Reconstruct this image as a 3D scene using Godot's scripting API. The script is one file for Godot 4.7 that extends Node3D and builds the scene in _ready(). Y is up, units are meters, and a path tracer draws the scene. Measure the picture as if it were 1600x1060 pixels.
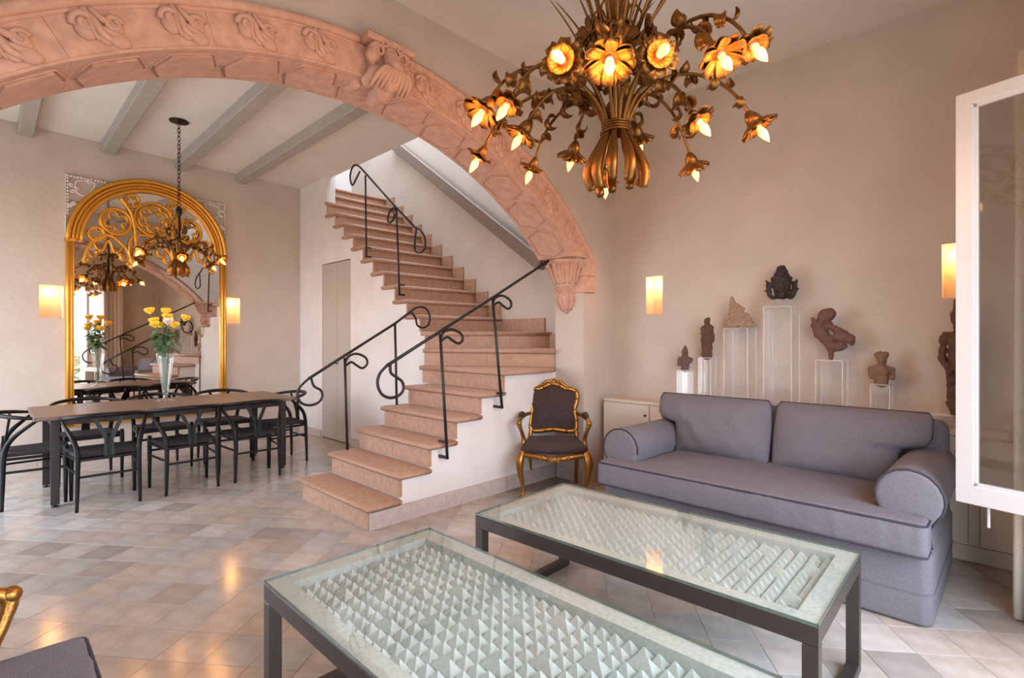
extends Node3D

const FLAT := 0xFFFFFFFF
var M := {}
var used := {}
var smooth_id := 1

# ---------------------------------------------------------------- naming
func numbered(nm: String) -> String:
	if not used.has(nm):
		used[nm] = 0
		return nm
	used[nm] += 1
	return "%s_%03d" % [nm, used[nm]]

func tag(o: Node3D, label: String, cat: String, group := "") -> void:
	o.set_meta("label", label)
	o.set_meta("category", cat)
	if group != "":
		o.set_meta("group", group)

func thing(nm: String, label: String, cat: String, at := Vector3.ZERO, turn := 0.0, group := "") -> Node3D:
	var o := Node3D.new()
	o.name = numbered(nm)
	add_child(o)
	o.position = at
	o.rotation.y = turn
	tag(o, label, cat, group)
	return o

func mk(parent: Node, nm: String, src, m: Material, xf := Transform3D()) -> MeshInstance3D:
	var o := MeshInstance3D.new()
	if src is SurfaceTool:
		src.generate_normals()
		o.mesh = src.commit()
	else:
		o.mesh = src
	o.material_override = m
	o.transform = xf
	if parent == self:
		o.name = numbered(nm)
		add_child(o)
	else:
		o.name = nm
		parent.add_child(o, true)
	return o

func mesh_of(st: SurfaceTool) -> Mesh:
	st.generate_normals()
	return st.commit()

func struct(nm: String, src, m: Material, label := "") -> MeshInstance3D:
	var o := mk(self, nm, src, m)
	o.set_meta("kind", "structure")
	if label != "":
		o.set_meta("label", label)
	return o

func copy(src: Node3D, nm: String, label: String, at: Vector3, turn: float, group := "") -> Node3D:
	var c: Node3D = src.duplicate()
	c.name = numbered(nm)
	add_child(c)
	c.position = at
	c.rotation = Vector3(0, turn, 0)
	c.set_meta("label", label)
	if group != "":
		c.set_meta("group", group)
	return c

# ---------------------------------------------------------------- geometry
func S() -> SurfaceTool:
	var st := SurfaceTool.new()
	st.begin(Mesh.PRIMITIVE_TRIANGLES)
	return st

func emit(st: SurfaceTool, t: PackedVector3Array, smooth: bool) -> void:
	var vol := 0.0
	var c := t[0]
	for i in range(0, t.size(), 3):
		vol += (t[i] - c).dot((t[i + 1] - c).cross(t[i + 2] - c))
	if smooth:
		smooth_id += 1
		st.set_smooth_group(smooth_id)
	else:
		st.set_smooth_group(FLAT)
	for i in range(0, t.size(), 3):
		st.add_vertex(t[i])
		if vol > 0.0:
			st.add_vertex(t[i + 2])
			st.add_vertex(t[i + 1])
		else:
			st.add_vertex(t[i + 1])
			st.add_vertex(t[i + 2])

func q(t: PackedVector3Array, a: Vector3, b: Vector3, c: Vector3, d: Vector3) -> void:
	t.append_array(PackedVector3Array([a, b, c, a, c, d]))

func para(st: SurfaceTool, o: Vector3, a: Vector3, b: Vector3, c: Vector3) -> void:
	var t := PackedVector3Array()
	q(t, o, o + a, o + a + b, o + b)
	q(t, o + c, o + b + c, o + a + b + c, o + a + c)
	q(t, o, o + c, o + a + c, o + a)
	q(t, o + b, o + a + b, o + a + b + c, o + b + c)
	q(t, o, o + b, o + b + c, o + c)
	q(t, o + a, o + a + c, o + a + b + c, o + a + b)
	emit(st, t, false)

func box(st: SurfaceTool, c: Vector3, s: Vector3, b := Basis(), ch := 0.0) -> void:
	var h := s * 0.5
	if ch <= 0.0:
		para(st, c - b * h, b.x * s.x, b.y * s.y, b.z * s.z)
		return
	var poly := PackedVector2Array([Vector2(-h.x, -h.z), Vector2(h.x, -h.z), Vector2(h.x, h.z), Vector2(-h.x, h.z)])
	slab(st, poly, -h.y, h.y, ch, 1, Transform3D(b, c), false, ch)

# box from min and max corners
func bb(st: SurfaceTool, x0: float, x1: float, y0: float, y1: float, z0: float, z1: float, ch := 0.0) -> void:
	box(st, Vector3(x0 + x1, y0 + y1, z0 + z1) * 0.5, Vector3(absf(x1 - x0), absf(y1 - y0), absf(z1 - z0)), Basis(), ch)

func inset(poly: PackedVector2Array, d: float) -> PackedVector2Array:
	var n := poly.size()
	var area := 0.0
	for i in n:
		area += poly[i].cross(poly[(i + 1) % n])
	var sg := 1.0 if area > 0 else -1.0
	var out := PackedVector2Array()
	for i in n:
		var e0 := (poly[i] - poly[(i + n - 1) % n]).normalized()
		var e1 := (poly[(i + 1) % n] - poly[i]).normalized()
		var n0 := Vector2(-e0.y, e0.x) * sg
		var n1 := Vector2(-e1.y, e1.x) * sg
		var m := n0 + n1
		var k := 1.0 + n0.dot(n1)
		out.append(poly[i] + m * (d / maxf(k, 0.35)))
	return out

# polygon in x,z raised from y0 to y1 with rounded edges; ch rounds the rim, bulge lifts the middle
func slab(st: SurfaceTool, poly: PackedVector2Array, y0: float, y1: float, ch: float, steps := 3, xf := Transform3D(), smooth := true, _c2 := 0.0, bulge := 0.0) -> void:
	var rings := []
	var ys := []
	for k in steps + 1:
		var a := PI * 0.5 * k / steps
		rings.append(inset(poly, ch * (1.0 - sin(a))))
		ys.append(y0 + ch * (1.0 - cos(a)))
	for k in steps + 1:
		var a := PI * 0.5 * k / steps
		rings.append(inset(poly, ch * (1.0 - cos(a))))
		ys.append(y1 - ch * (1.0 - sin(a)))
	var t := PackedVector3Array()
	var n := poly.size()
	for r in rings.size() - 1:
		for i in n:
			var j := (i + 1) % n
			var A: Vector2 = rings[r][i]
			var B: Vector2 = rings[r][j]
			var C: Vector2 = rings[r + 1][j]
			var D: Vector2 = rings[r + 1][i]
			q(t, xf * Vector3(A.x, ys[r], A.y), xf * Vector3(B.x, ys[r], B.y), xf * Vector3(C.x, ys[r + 1], C.y), xf * Vector3(D.x, ys[r + 1], D.y))
	var last: PackedVector2Array = rings[rings.size() - 1]
	if bulge > 0.0:
		for side in 2:
			var src: PackedVector2Array = last if side == 0 else rings[0]
			var yy := y1 if side == 0 else y0
			var sgn := 1.0 if side == 0 else -1.0
			var mid := Vector2.ZERO
			var lo := Vector2.INF
			var hi := -Vector2.INF
			for p in src:
				mid += p
				lo = lo.min(p)
				hi = hi.max(p)
			mid /= n
			var cen := (lo + hi) * 0.5
			var hal := (hi - lo) * 0.5
			var lv := 8
			var grid := []
			for l in lv + 1:
				var f := 1.0 - float(l) / lv
				var row := PackedVector3Array()
				for i in n:
					var A := mid + (src[i] - mid) * f
					var uu := (A - cen) / hal
					var hgt := bulge * (1.0 - pow(absf(uu.x), 2.6)) * (1.0 - pow(absf(uu.y), 2.6)) * smoothstep(0.0, 0.35, 1.0 - f)
					row.append(xf * Vector3(A.x, yy + sgn * hgt, A.y))
				grid.append(row)
			for l in lv:
				for i in n:
					var j := (i + 1) % n
					if side == 0:
						q(t, grid[l][i], grid[l][j], grid[l + 1][j], grid[l + 1][i])
					else:
						q(t, grid[l + 1][i], grid[l + 1][j], grid[l][j], grid[l][i])
	else:
		var idx := Geometry2D.triangulate_polygon(last)
		var area := 0.0
		for i in n:
			area += poly[i].cross(poly[(i + 1) % n])
		for side in 2:
			var src: PackedVector2Array = last if side == 0 else rings[0]
			var yy := y1 if side == 0 else y0
			for i in range(0, idx.size(), 3):
				var A := src[idx[i]]
				var B := src[idx[i + 1]]
				var C := src[idx[i + 2]]
				var up := ((B - A).cross(C - A) > 0) == (area > 0)
				if (side == 0) != up:
					var tmp := B
					B = C
					C = tmp
				t.append_array(PackedVector3Array([xf * Vector3(A.x, yy, A.y), xf * Vector3(B.x, yy, B.y), xf * Vector3(C.x, yy, C.y)]))
	if bulge > 0.0:
		# soft gathers of loose cloth
		var fn := FastNoiseLite.new()
		fn.seed = 4
		fn.frequency = 1.0
		for i in t.size():
			var v := t[i]
			var g := fn.get_noise_3d(v.x * 17.0, v.y * 5.0, v.z * 6.0)
			var g2 := fn.get_noise_3d(v.x * 6.0 + 9.0, v.y * 4.0, v.z * 5.0)
			t[i] = v + Vector3(0, g * 0.003 + g2 * 0.006, g * 0.007)
	emit(st, t, smooth)

# polygon in the x,y plane pushed from z0 to z1
func prism(st: SurfaceTool, poly: PackedVector2Array, z0: float, z1: float, xf := Transform3D()) -> void:
	var t := PackedVector3Array()
	var n := poly.size()
	var area := 0.0
	for i in n:
		var j := (i + 1) % n
		area += poly[i].cross(poly[j])
		q(t, xf * Vector3(poly[i].x, poly[i].y, z0), xf * Vector3(poly[j].x, poly[j].y, z0), xf * Vector3(poly[j].x, poly[j].y, z1), xf * Vector3(poly[i].x, poly[i].y, z1))
	var idx := Geometry2D.triangulate_polygon(poly)
	for side in 2:
		var z := z1 if side == 0 else z0
		for i in range(0, idx.size(), 3):
			var A := poly[idx[i]]
			var B := poly[idx[i + 1]]
			var C := poly[idx[i + 2]]
			var up := ((B - A).cross(C - A) > 0) == (area > 0)
			if (side == 0) != up:
				var tmp := B
				B = C
				C = tmp
			t.append_array(PackedVector3Array([xf * Vector3(A.x, A.y, z), xf * Vector3(B.x, B.y, z), xf * Vector3(C.x, C.y, z)]))
	emit(st, t, false)

# a slab of wall with rectangular holes [u0, v0, u1, v1]
func holed(st: SurfaceTool, o: Vector3, ux: Vector3, uy: Vector3, n: Vector3, L: float, H: float, holes: Array) -> void:
	var br := [0.0, L]
	for h in holes:
		br.append(h[0])
		br.append(h[2])
	br.sort()
	for i in br.size() - 1:
		var a: float = br[i]
		var b: float = br[i + 1]
		if b - a < 1e-4:
			continue
		var cut := []
		for h in holes:
			if h[0] < (a + b) * 0.5 and h[2] > (a + b) * 0.5:
				cut.append([h[1], h[3]])
		cut.sort_custom(func(p, r): return p[0] < r[0])
		var v := 0.0
		for c in cut:
			if c[0] > v + 1e-4:
				para(st, o + ux * a + uy * v, ux * (b - a), uy * (c[0] - v), n)
			v = c[1]
		if v < H - 1e-4:
			para(st, o + ux * a + uy * v, ux * (b - a), uy * (H - v), n)

func bez(a: Vector3, b: Vector3, c: Vector3, d: Vector3, n := 12) -> PackedVector3Array:
	var o := PackedVector3Array()
	for i in n + 1:
		o.append(a.bezier_interpolate(b, c, d, float(i) / n))
	return o

# smooth curve through the given points
func through(p: Array, n := 6, closed := false) -> PackedVector3Array:
	var o := PackedVector3Array()
	var c := p.size()
	var last := c if closed else c - 1
	for i in last:
		var a: Vector3 = p[(i - 1 + c) % c] if closed or i > 0 else p[0]
		var b: Vector3 = p[i]
		var d: Vector3 = p[(i + 1) % c]
		var e: Vector3 = p[(i + 2) % c] if closed or i + 2 < c else p[c - 1]
		for k in n:
			o.append(b.cubic_interpolate(d, a, e, float(k) / n))
	if not closed:
		o.append(p[c - 1])
	return o

func ramp(vals: Array, n: int) -> PackedFloat32Array:
	var o := PackedFloat32Array()
	for i in n:
		var f := float(i) / (n - 1) * (vals.size() - 1)
		var k := mini(int(f), vals.size() - 2)
		o.append(lerpf(vals[k], vals[k + 1], smoothstep(0.0, 1.0, f - k)))
	return o

func tube(st: SurfaceTool, p: PackedVector3Array, rad, sides := 8, closed := false, flat := 1.0) -> void:
	var n := p.size()
	var rs := PackedFloat32Array()
	for i in n:
		rs.append(rad if (rad is float) else rad[i])
	var rings := []
	var prev := Vector3.ZERO
	for i in n:
		var a := p[(i - 1 + n) % n] if (closed or i > 0) else p[0]
		var b := p[(i + 1) % n] if (closed or i < n - 1) else p[n - 1]
		var d := (b - a).normalized()
		if prev == Vector3.ZERO:
			prev = d.cross(Vector3.UP if absf(d.y) < 0.9 else Vector3.RIGHT).normalized()
		prev = (prev - d * prev.dot(d)).normalized()
		var bi := d.cross(prev)
		var ring := PackedVector3Array()
		for k in sides:
			var an := TAU * k / sides
			ring.append(p[i] + (prev * cos(an) + bi * sin(an) * flat) * rs[i])
		rings.append(ring)
	var t := PackedVector3Array()
	for i in (n if closed else n - 1):
		var A: PackedVector3Array = rings[i]
		var B: PackedVector3Array = rings[(i + 1) % n]
		for k in sides:
			var k2 := (k + 1) % sides
			q(t, A[k], B[k], B[k2], A[k2])
	if not closed:
		for k in sides:
			var k2 := (k + 1) % sides
			t.append_array(PackedVector3Array([p[0], rings[0][k], rings[0][k2]]))
			t.append_array(PackedVector3Array([p[n - 1], rings[n - 1][k2], rings[n - 1][k]]))
	emit(st, t, true)

func rod(st: SurfaceTool, a: Vector3, b: Vector3, r0: float, r1 := -1.0, sides := 8) -> void:
	var r2 := r1 if r1 >= 0.0 else r0
	tube(st, PackedVector3Array([a, a.lerp(b, 0.02), a.lerp(b, 0.98), b]), PackedFloat32Array([r0 * 0.9, r0, r2, r2 * 0.9]), sides)

func lathe(st: SurfaceTool, prof: Array, segs := 16, xf := Transform3D()) -> void:
	var t := PackedVector3Array()
	for i in prof.size() - 1:
		var a: Vector2 = prof[i]
		var b: Vector2 = prof[i + 1]
		for k in segs:
			var u := TAU * k / segs
			var v := TAU * ((k + 1) % segs) / segs
			var A := xf * Vector3(a.x * cos(u), a.y, a.x * sin(u))
			var B := xf * Vector3(a.x * cos(v), a.y, a.x * sin(v))
			var C := xf * Vector3(b.x * cos(v), b.y, b.x * sin(v))
			var D := xf * Vector3(b.x * cos(u), b.y, b.x * sin(u))
			if a.x > 1e-5:
				t.append_array(PackedVector3Array([A, C, B]) if b.x > 1e-5 else PackedVector3Array([A, D, B]))
			if b.x > 1e-5:
				t.append_array(PackedVector3Array([A, D, C]))
	emit(st, t, true)

func ball(st: SurfaceTool, c: Vector3, r: Vector3, segs := 10, rings := 6, b := Basis()) -> void:
	var prof := []
	for i in rings + 1:
		var a := -PI * 0.5 + PI * i / rings
		prof.append(Vector2(maxf(0.0, cos(a)) if i > 0 and i < rings else 0.0, sin(a)))
	lathe(st, prof, segs, Transform3D(b * Basis.from_scale(r), c))

# a thin curved sheet with thickness; g is rows of points
func shell(st: SurfaceTool, g: Array, th: float) -> void:
	var nu := g.size()
	var nv: int = g[0].size()
	var up := []
	var dn := []
	for i in nu:
		var ru := PackedVector3Array()
		var rd := PackedVector3Array()
		for j in nv:
			var du: Vector3 = g[mini(i + 1, nu - 1)][j] - g[maxi(i - 1, 0)][j]
			var dv: Vector3 = g[i][mini(j + 1, nv - 1)] - g[i][maxi(j - 1, 0)]
			var n := du.cross(dv)
			n = n.normalized() if n.length() > 1e-12 else Vector3.UP
			ru.append(g[i][j] + n * th * 0.5)
			rd.append(g[i][j] - n * th * 0.5)
		up.append(ru)
		dn.append(rd)
	var t := PackedVector3Array()
	for i in nu - 1:
		for j in nv - 1:
			q(t, up[i][j], up[i + 1][j], up[i + 1][j + 1], up[i][j + 1])
			q(t, dn[i][j], dn[i][j + 1], dn[i + 1][j + 1], dn[i + 1][j])
	for i in nu - 1:
		q(t, up[i][0], dn[i][0], dn[i + 1][0], up[i + 1][0])
		q(t, up[i][nv - 1], up[i + 1][nv - 1], dn[i + 1][nv - 1], dn[i][nv - 1])
	for j in nv - 1:
		q(t, up[0][j], up[0][j + 1], dn[0][j + 1], dn[0][j])
		q(t, up[nu - 1][j], dn[nu - 1][j], dn[nu - 1][j + 1], up[nu - 1][j + 1])
	emit(st, t, true)

# leaf or petal along +z from the origin: length, half width, curl (radians over the length), cup
func leaf(st: SurfaceTool, ln: float, hw: float, curl: float, cup: float, xf := Transform3D(), blunt := 0.0, n := 6, th := 0.0025) -> void:
	var g := []
	var pos := Vector3.ZERO
	for i in n + 1:
		var f := float(i) / n
		var wdt := hw * (pow(sin(PI * pow(clampf(f, 0.0, 1.0), 0.8)), 0.8) if blunt <= 0.0 else lerpf(0.35, 1.0, sin(f * PI * 0.62)) * (1.0 if f < 0.95 else 0.75))
		wdt = maxf(wdt, hw * 0.06)
		var an := curl * f
		var row := PackedVector3Array()
		for j in 5:
			var s := (j - 2) * 0.5
			row.append(xf * (pos + Vector3(s * wdt, absf(s) * absf(s) * cup * wdt * cos(an), absf(s) * absf(s) * cup * wdt * -sin(an))))
		g.append(row)
		pos += Vector3(0, sin(an), cos(an)) * (ln / n)
	shell(st, g, th)

# smooth union of tapered capsules [a, b, ra, rb], meshed as surface nets
func blob(st: SurfaceTool, bones: Array, cell: float, k := 0.02, rough := 0.0, seed_n := 1) -> void:
	var lo := Vector3.INF
	var hi := -Vector3.INF
	for b in bones:
		var r: float = maxf(b[2], b[3])
		lo = lo.min(b[0] - Vector3.ONE * r).min(b[1] - Vector3.ONE * r)
		hi = hi.max(b[0] + Vector3.ONE * r).max(b[1] + Vector3.ONE * r)
	lo -= Vector3.ONE * cell * 3.0
	hi += Vector3.ONE * cell * 3.0
	var nx := int((hi.x - lo.x) / cell) + 2
	var ny := int((hi.y - lo.y) / cell) + 2
	var nz := int((hi.z - lo.z) / cell) + 2
	var fn := FastNoiseLite.new()
	fn.seed = seed_n
	fn.frequency = 1.0
	fn.fractal_octaves = 2
	var f := PackedFloat32Array()
	f.resize(nx * ny * nz)
	var at := 0
	for z in nz:
		for y in ny:
			for x in nx:
				var p := lo + Vector3(x, y, z) * cell
				var d := 1e3
				for b in bones:
					var a: Vector3 = b[0]
					var ab: Vector3 = b[1] - a
					var h := clampf((p - a).dot(ab) / maxf(ab.length_squared(), 1e-9), 0.0, 1.0)
					var e := (p - a - ab * h).length() - lerpf(b[2], b[3], h)
					var m := maxf(k - absf(d - e), 0.0) / k
					d = minf(d, e) - m * m * k * 0.25
				if rough > 0.0 and absf(d) < cell * 3.0:
					d += rough * fn.get_noise_3dv(p * 28.0)
				f[at] = d
				at += 1
	var idx := {}
	var vs := PackedVector3Array()
	var sx := 1
	var sy := nx
	var sz := nx * ny
	for z in nz - 1:
		for y in ny - 1:
			for x in nx - 1:
				var i := x + y * sy + z * sz
				var cnt := 0
				var sum := Vector3.ZERO
				for e in 12:
					var ax := e >> 2
					var o1 := e & 1
					var o2 := (e >> 1) & 1
					var c0 := Vector3i(0, o1, o2) if ax == 0 else (Vector3i(o1, 0, o2) if ax == 1 else Vector3i(o1, o2, 0))
					var st1 := sx if ax == 0 else (sy if ax == 1 else sz)
					var i0 := i + c0.x * sx + c0.y * sy + c0.z * sz
					var v0 := f[i0]
					var v1 := f[i0 + st1]
					if (v0 < 0.0) != (v1 < 0.0):
						var tt := v0 / (v0 - v1)
						var pp := Vector3(c0)
						pp[ax] += tt
						sum += pp
						cnt += 1
				if cnt > 0:
					idx[i] = vs.size()
					vs.append(lo + (Vector3(x, y, z) + sum / cnt) * cell)
	var t := PackedVector3Array()
	for i: int in idx:
		for ax in 3:
			var s0 := sx if ax == 0 else (sy if ax == 1 else sz)
			var s1 := sy if ax == 0 else (sz if ax == 1 else sx)
			var s2 := sz if ax == 0 else (sx if ax == 1 else sy)
			if i + s0 >= f.size():
				continue
			var v0 := f[i]
			var v1 := f[i + s0]
			if (v0 < 0.0) == (v1 < 0.0):
				continue
			if not (idx.has(i - s1) and idx.has(i - s2) and idx.has(i - s1 - s2)):
				continue
			var A := vs[idx[i]]
			var B := vs[idx[i - s1]]
			var C := vs[idx[i - s1 - s2]]
			var D := vs[idx[i - s2]]
			if v0 < 0.0:
				q(t, A, B, C, D)
			else:
				q(t, A, D, C, B)
	emit(st, t, true)

# a stuffed pillow: rows of [y, x left, x right], swelling along z; rim is the half thickness at the seam
func pillow(st: SurfaceTool, rows: Array, swell: float, rim: float, xf: Transform3D, nu := 26, nv := 20, sd := 1) -> void:
	var fn := FastNoiseLite.new()
	fn.seed = sd
	fn.frequency = 1.0
	var y0: float = rows[0][0]
	var y1: float = rows[rows.size() - 1][0]
	var fr := []
	var bk := []
	for j in nv + 1:
		var v := 0.5 - 0.5 * cos(PI * j / nv)
		var y := lerpf(y0, y1, v)
		var k := 0
		while k < rows.size() - 2 and rows[k + 1][0] < y:
			k += 1
		var f: float = clampf((y - rows[k][0]) / maxf(rows[k + 1][0] - rows[k][0], 1e-6), 0.0, 1.0)
		var xl := lerpf(rows[k][1], rows[k + 1][1], f)
		var xr := lerpf(rows[k][2], rows[k + 1][2], f)
		var ra := PackedVector3Array()
		var rb := PackedVector3Array()
		for i in nu + 1:
			var u := 0.5 - 0.5 * cos(PI * i / nu)
			var x := lerpf(xl, xr, u)
			var e := pow(maxf(0.0, 1.0 - pow(absf(2.0 * u - 1.0), 3.0)), 0.6) * pow(maxf(0.0, 1.0 - pow(absf(2.0 * v - 1.0), 3.0)), 0.6)
			var wr := fn.get_noise_2d(x * 9.0 + y * 5.0, y * 3.0 - x * 2.0) * 0.022 * e + fn.get_noise_2d(x * 40.0 + 7.0, y * 9.0) * 0.005 * (1.0 - e) 
			ra.append(xf * Vector3(x, y, rim + swell * e + wr))
			rb.append(xf * Vector3(x, y, -rim - swell * 0.6 * e))
		fr.append(ra)
		bk.append(rb)
	var t := PackedVector3Array()
	for j in nv:
		for i in nu:
			q(t, fr[j][i], fr[j][i + 1], fr[j + 1][i + 1], fr[j + 1][i])
			q(t, bk[j][i], bk[j + 1][i], bk[j + 1][i + 1], bk[j][i + 1])
	for j in nv:
		q(t, fr[j][0], fr[j + 1][0], bk[j + 1][0], bk[j][0])
		q(t, fr[j][nu], bk[j][nu], bk[j + 1][nu], fr[j + 1][nu])
	for i in nu:
		q(t, fr[0][i], bk[0][i], bk[0][i + 1], fr[0][i + 1])
		q(t, fr[nv][i], fr[nv][i + 1], bk[nv][i + 1], bk[nv][i])
	emit(st, t, true)

func look_y(d: Vector3) -> Basis:
	# basis whose y axis points along d
	var y := d.normalized()
	var x := y.cross(Vector3.UP if absf(y.y) < 0.95 else Vector3.RIGHT).normalized()
	return Basis(x, y, x.cross(y))

func look_z(d: Vector3, up := Vector3.UP) -> Basis:
	var z := d.normalized()
	var x := up.cross(z)
	x = x.normalized() if x.length() > 1e-3 else Vector3.RIGHT
	return Basis(x, z.cross(x), z)

# ---------------------------------------------------------------- materials
func noise_img(sd: int, freq: float, oct: int, size := 256) -> Image:
	var n := FastNoiseLite.new()
	n.seed = sd
	n.frequency = freq
	n.fractal_octaves = oct
	n.noise_type = FastNoiseLite.TYPE_SIMPLEX
	return n.get_seamless_image(size, size)

func tone_tex(im: Image, dark: Color, light: Color, power := 1.0) -> ImageTexture:
	var o := Image.create(im.get_width(), im.get_height(), false, Image.FORMAT_RGB8)
	for y in im.get_height():
		for x in im.get_width():
			o.set_pixel(x, y, dark.lerp(light, pow(im.get_pixel(x, y).r, power)))
	return ImageTexture.create_from_image(o)

func bump_tex(im: Image, strength: float) -> ImageTexture:
	var c: Image = im.duplicate()
	c.convert(Image.FORMAT_RGBA8)
	c.bump_map_to_normal_map(strength)
	return ImageTexture.create_from_image(c)

func mat(col: Color, rough := 0.6, metal := 0.0, tex: Texture2D = null, scale := 1.0, nrm: Texture2D = null, nscale := 0.5) -> StandardMaterial3D:
	var m := StandardMaterial3D.new()
	m.albedo_color = col
	m.roughness = rough
	m.metallic = metal
	if tex or nrm:
		m.uv1_triplanar = true
		m.uv1_scale = Vector3.ONE * scale
	if tex:
		m.albedo_texture = tex
	if nrm:
		m.normal_enabled = true
		m.normal_texture = nrm
		m.normal_scale = nscale
	return m

func rgb(r: int, g: int, b: int) -> Color:
	return Color8(r, g, b)

func pane(col: Color, alpha: float) -> StandardMaterial3D:
	var m := StandardMaterial3D.new()
	m.albedo_color = Color(col.r, col.g, col.b, alpha)
	m.transparency = BaseMaterial3D.TRANSPARENCY_ALPHA
	m.roughness = 0.02
	m.metallic_specular = 0.6
	return m

func make_materials() -> void:
	var cloud := noise_img(3, 0.012, 4)
	var fine := noise_img(5, 0.09, 3)
	var grain := noise_img(9, 0.05, 4)
	var pits := noise_img(13, 0.2, 2)
	var n_cloud := tone_tex(cloud, Color(0.955, 0.95, 0.945), Color(1, 1, 1))
	var n_stone := tone_tex(grain, Color(0.88, 0.86, 0.845), Color(1, 1, 1))
	var n_tile := tone_tex(noise_img(17, 0.03, 5), Color(0.90, 0.89, 0.88), Color(1, 1, 1))
	var n_gold := tone_tex(fine, Color(0.82, 0.78, 0.70), Color(1, 1, 1))
	var n_worn := tone_tex(fine, Color(0.55, 0.48, 0.42), Color(1, 1, 1))
	# wood: stretched noise
	var wi := noise_img(21, 0.03, 4)
	var wood_i := Image.create(256, 256, false, Image.FORMAT_L8)
	var cloth_i := Image.create(128, 128, false, Image.FORMAT_L8)
	for y in 256:
		for x in 256:
			wood_i.set_pixel(x, y, wi.get_pixel((x * 1) % 256, (y * 8) % 256))
	for y in 128:
		for x in 128:
			var v := 0.5 + 0.22 * sin(TAU * x / 4.0 + (PI if (y / 2) % 2 == 0 else 0.0)) + 0.15 * sin(TAU * y / 4.0) + (fine.get_pixel(x, y).r - 0.5) * 0.5
			cloth_i.set_pixel(x, y, Color(v, v, v))
	var n_wood := tone_tex(wood_i, Color(0.55, 0.50, 0.46), Color(1, 1, 1))
	var n_cloth := tone_tex(cloth_i, Color(0.78, 0.78, 0.80), Color(1, 1, 1))
	var b_fine := bump_tex(fine, 3.0)
	var b_pits := bump_tex(pits, 4.0)
	var b_cloth := bump_tex(cloth_i, 3.0)
	var b_cloud := bump_tex(noise_img(31, 0.010, 3), 9.0)
	M.plaster = mat(rgb(199, 185, 171), 0.75, 0, n_cloud, 0.45, b_fine, 0.06)
	M.white_plaster = mat(rgb(222, 214, 208), 0.75, 0, n_cloud, 0.5, b_fine, 0.06)
	M.ceiling = mat(rgb(226, 217, 205), 0.85, 0, n_cloud, 0.4)
	M.beam = mat(rgb(168, 160, 149), 0.7, 0, n_cloud, 2.0)
	M.arch = mat(rgb(216, 172, 150), 0.85, 0, n_stone, 0.7, b_fine, 0.10)
	M.stair = mat(rgb(184, 144, 118), 0.55, 0, n_stone, 1.0, b_pits, 0.06)
	M.grout = mat(rgb(138, 122, 111), 0.9)
	M.skirting = mat(rgb(196, 180, 170), 0.5, 0, n_tile, 1.5)
	M.tile = mat(Color(1, 1, 1), 0.15, 0, n_tile, 0.8)
	M.tile.vertex_color_use_as_albedo = true
	M.gold = mat(rgb(234, 170, 64), 0.36, 0.6, n_gold, 2.0, b_fine, 0.10)
	M.gilt = mat(rgb(178, 127, 66), 0.34, 0.85, n_gold, 4.0, b_fine, 0.2)
	M.bronze = mat(rgb(168, 118, 58), 0.38, 0.85, n_worn, 6.0, b_fine, 0.25)
	M.iron = mat(rgb(46, 42, 42), 0.45, 0.5)
	M.chain = mat(rgb(48, 36, 30), 0.5, 0.6)
	M.steel = mat(rgb(84, 76, 70), 0.42, 0.7, n_cloud, 3.0)
	M.black = mat(rgb(20, 16, 16), 0.42)
	M.black.metallic_specular = 0.35
	M.cord = mat(rgb(44, 38, 36), 0.8, 0, n_cloth, 5.0, b_cloth, 0.8)
	M.table_wood = mat(rgb(150, 128, 112), 0.42, 0, n_wood, 0.8)
	M.dark_metal = mat(rgb(52, 44, 42), 0.5, 0.4)
	M.mirror = mat(Color(0.90, 0.88, 0.85), 0.015, 1.0)
	M.marble = mat(rgb(243, 238, 232), 0.55, 0, n_stone, 3.0)
	M.lattice = mat(rgb(180, 189, 182), 0.7, 0, n_stone, 3.0, b_fine, 0.2)
	M.sofa = mat(rgb(118, 112, 116), 0.85, 0, n_cloth, 5.0, b_cloud, 0.22)
	M.sofa.rim_enabled = true
	M.sofa.rim = 0.12
	M.piping = mat(rgb(52, 47, 53), 0.8)
	M.velvet = mat(rgb(66, 46, 42), 0.8, 0, n_cloth, 6.0)
	M.velvet.rim_enabled = true
	M.velvet.rim = 0.12
	M.cabinet = mat(rgb(204, 190, 170), 0.5)
	M.cabinet_gap = mat(rgb(60, 54, 48), 0.8)
	M.white_paint = mat(rgb(190, 184, 180), 0.35)
	M.door_paint = mat(rgb(176, 166, 154), 0.55)
	M.curtain = mat(rgb(228, 212, 190), 0.9, 0, n_cloth, 6.0)
	M.curtain.backlight_enabled = true
	M.curtain.backlight = Color(0.3, 0.27, 0.22)
	M.glass_top = pane(rgb(190, 225, 210), 0.05)
	M.glass_edge = pane(rgb(40, 80, 68), 0.6)
	M.glass = pane(rgb(220, 230, 228), 0.05)
	M.window_glass = pane(rgb(74, 66, 56), 0.30)
	M.acrylic = pane(rgb(240, 244, 246), 0.03)
	M.acrylic_edge = pane(rgb(250, 250, 250), 0.35)
	M.st_grey = mat(rgb(134, 112, 102), 0.8, 0, n_worn, 8.0, b_pits, 0.5)
	M.st_dark = mat(rgb(74, 64, 60), 0.55, 0.2, n_worn, 8.0, b_pits, 0.5)
	M.st_brown = mat(rgb(118, 88, 72), 0.8, 0, n_worn, 8.0, b_pits, 0.5)
	M.st_pale = mat(rgb(206, 180, 154), 0.85, 0, n_worn, 6.0, b_pits, 0.6)
	M.st_rose = mat(rgb(140, 104, 94), 0.75, 0, n_worn, 8.0, b_pits, 0.4)
	M.st_sand = mat(rgb(166, 138, 112), 0.8, 0, n_worn, 8.0, b_pits, 0.4)
	M.rail_wood = mat(rgb(124, 104, 88), 0.45, 0, n_cloud, 2.0)
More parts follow.
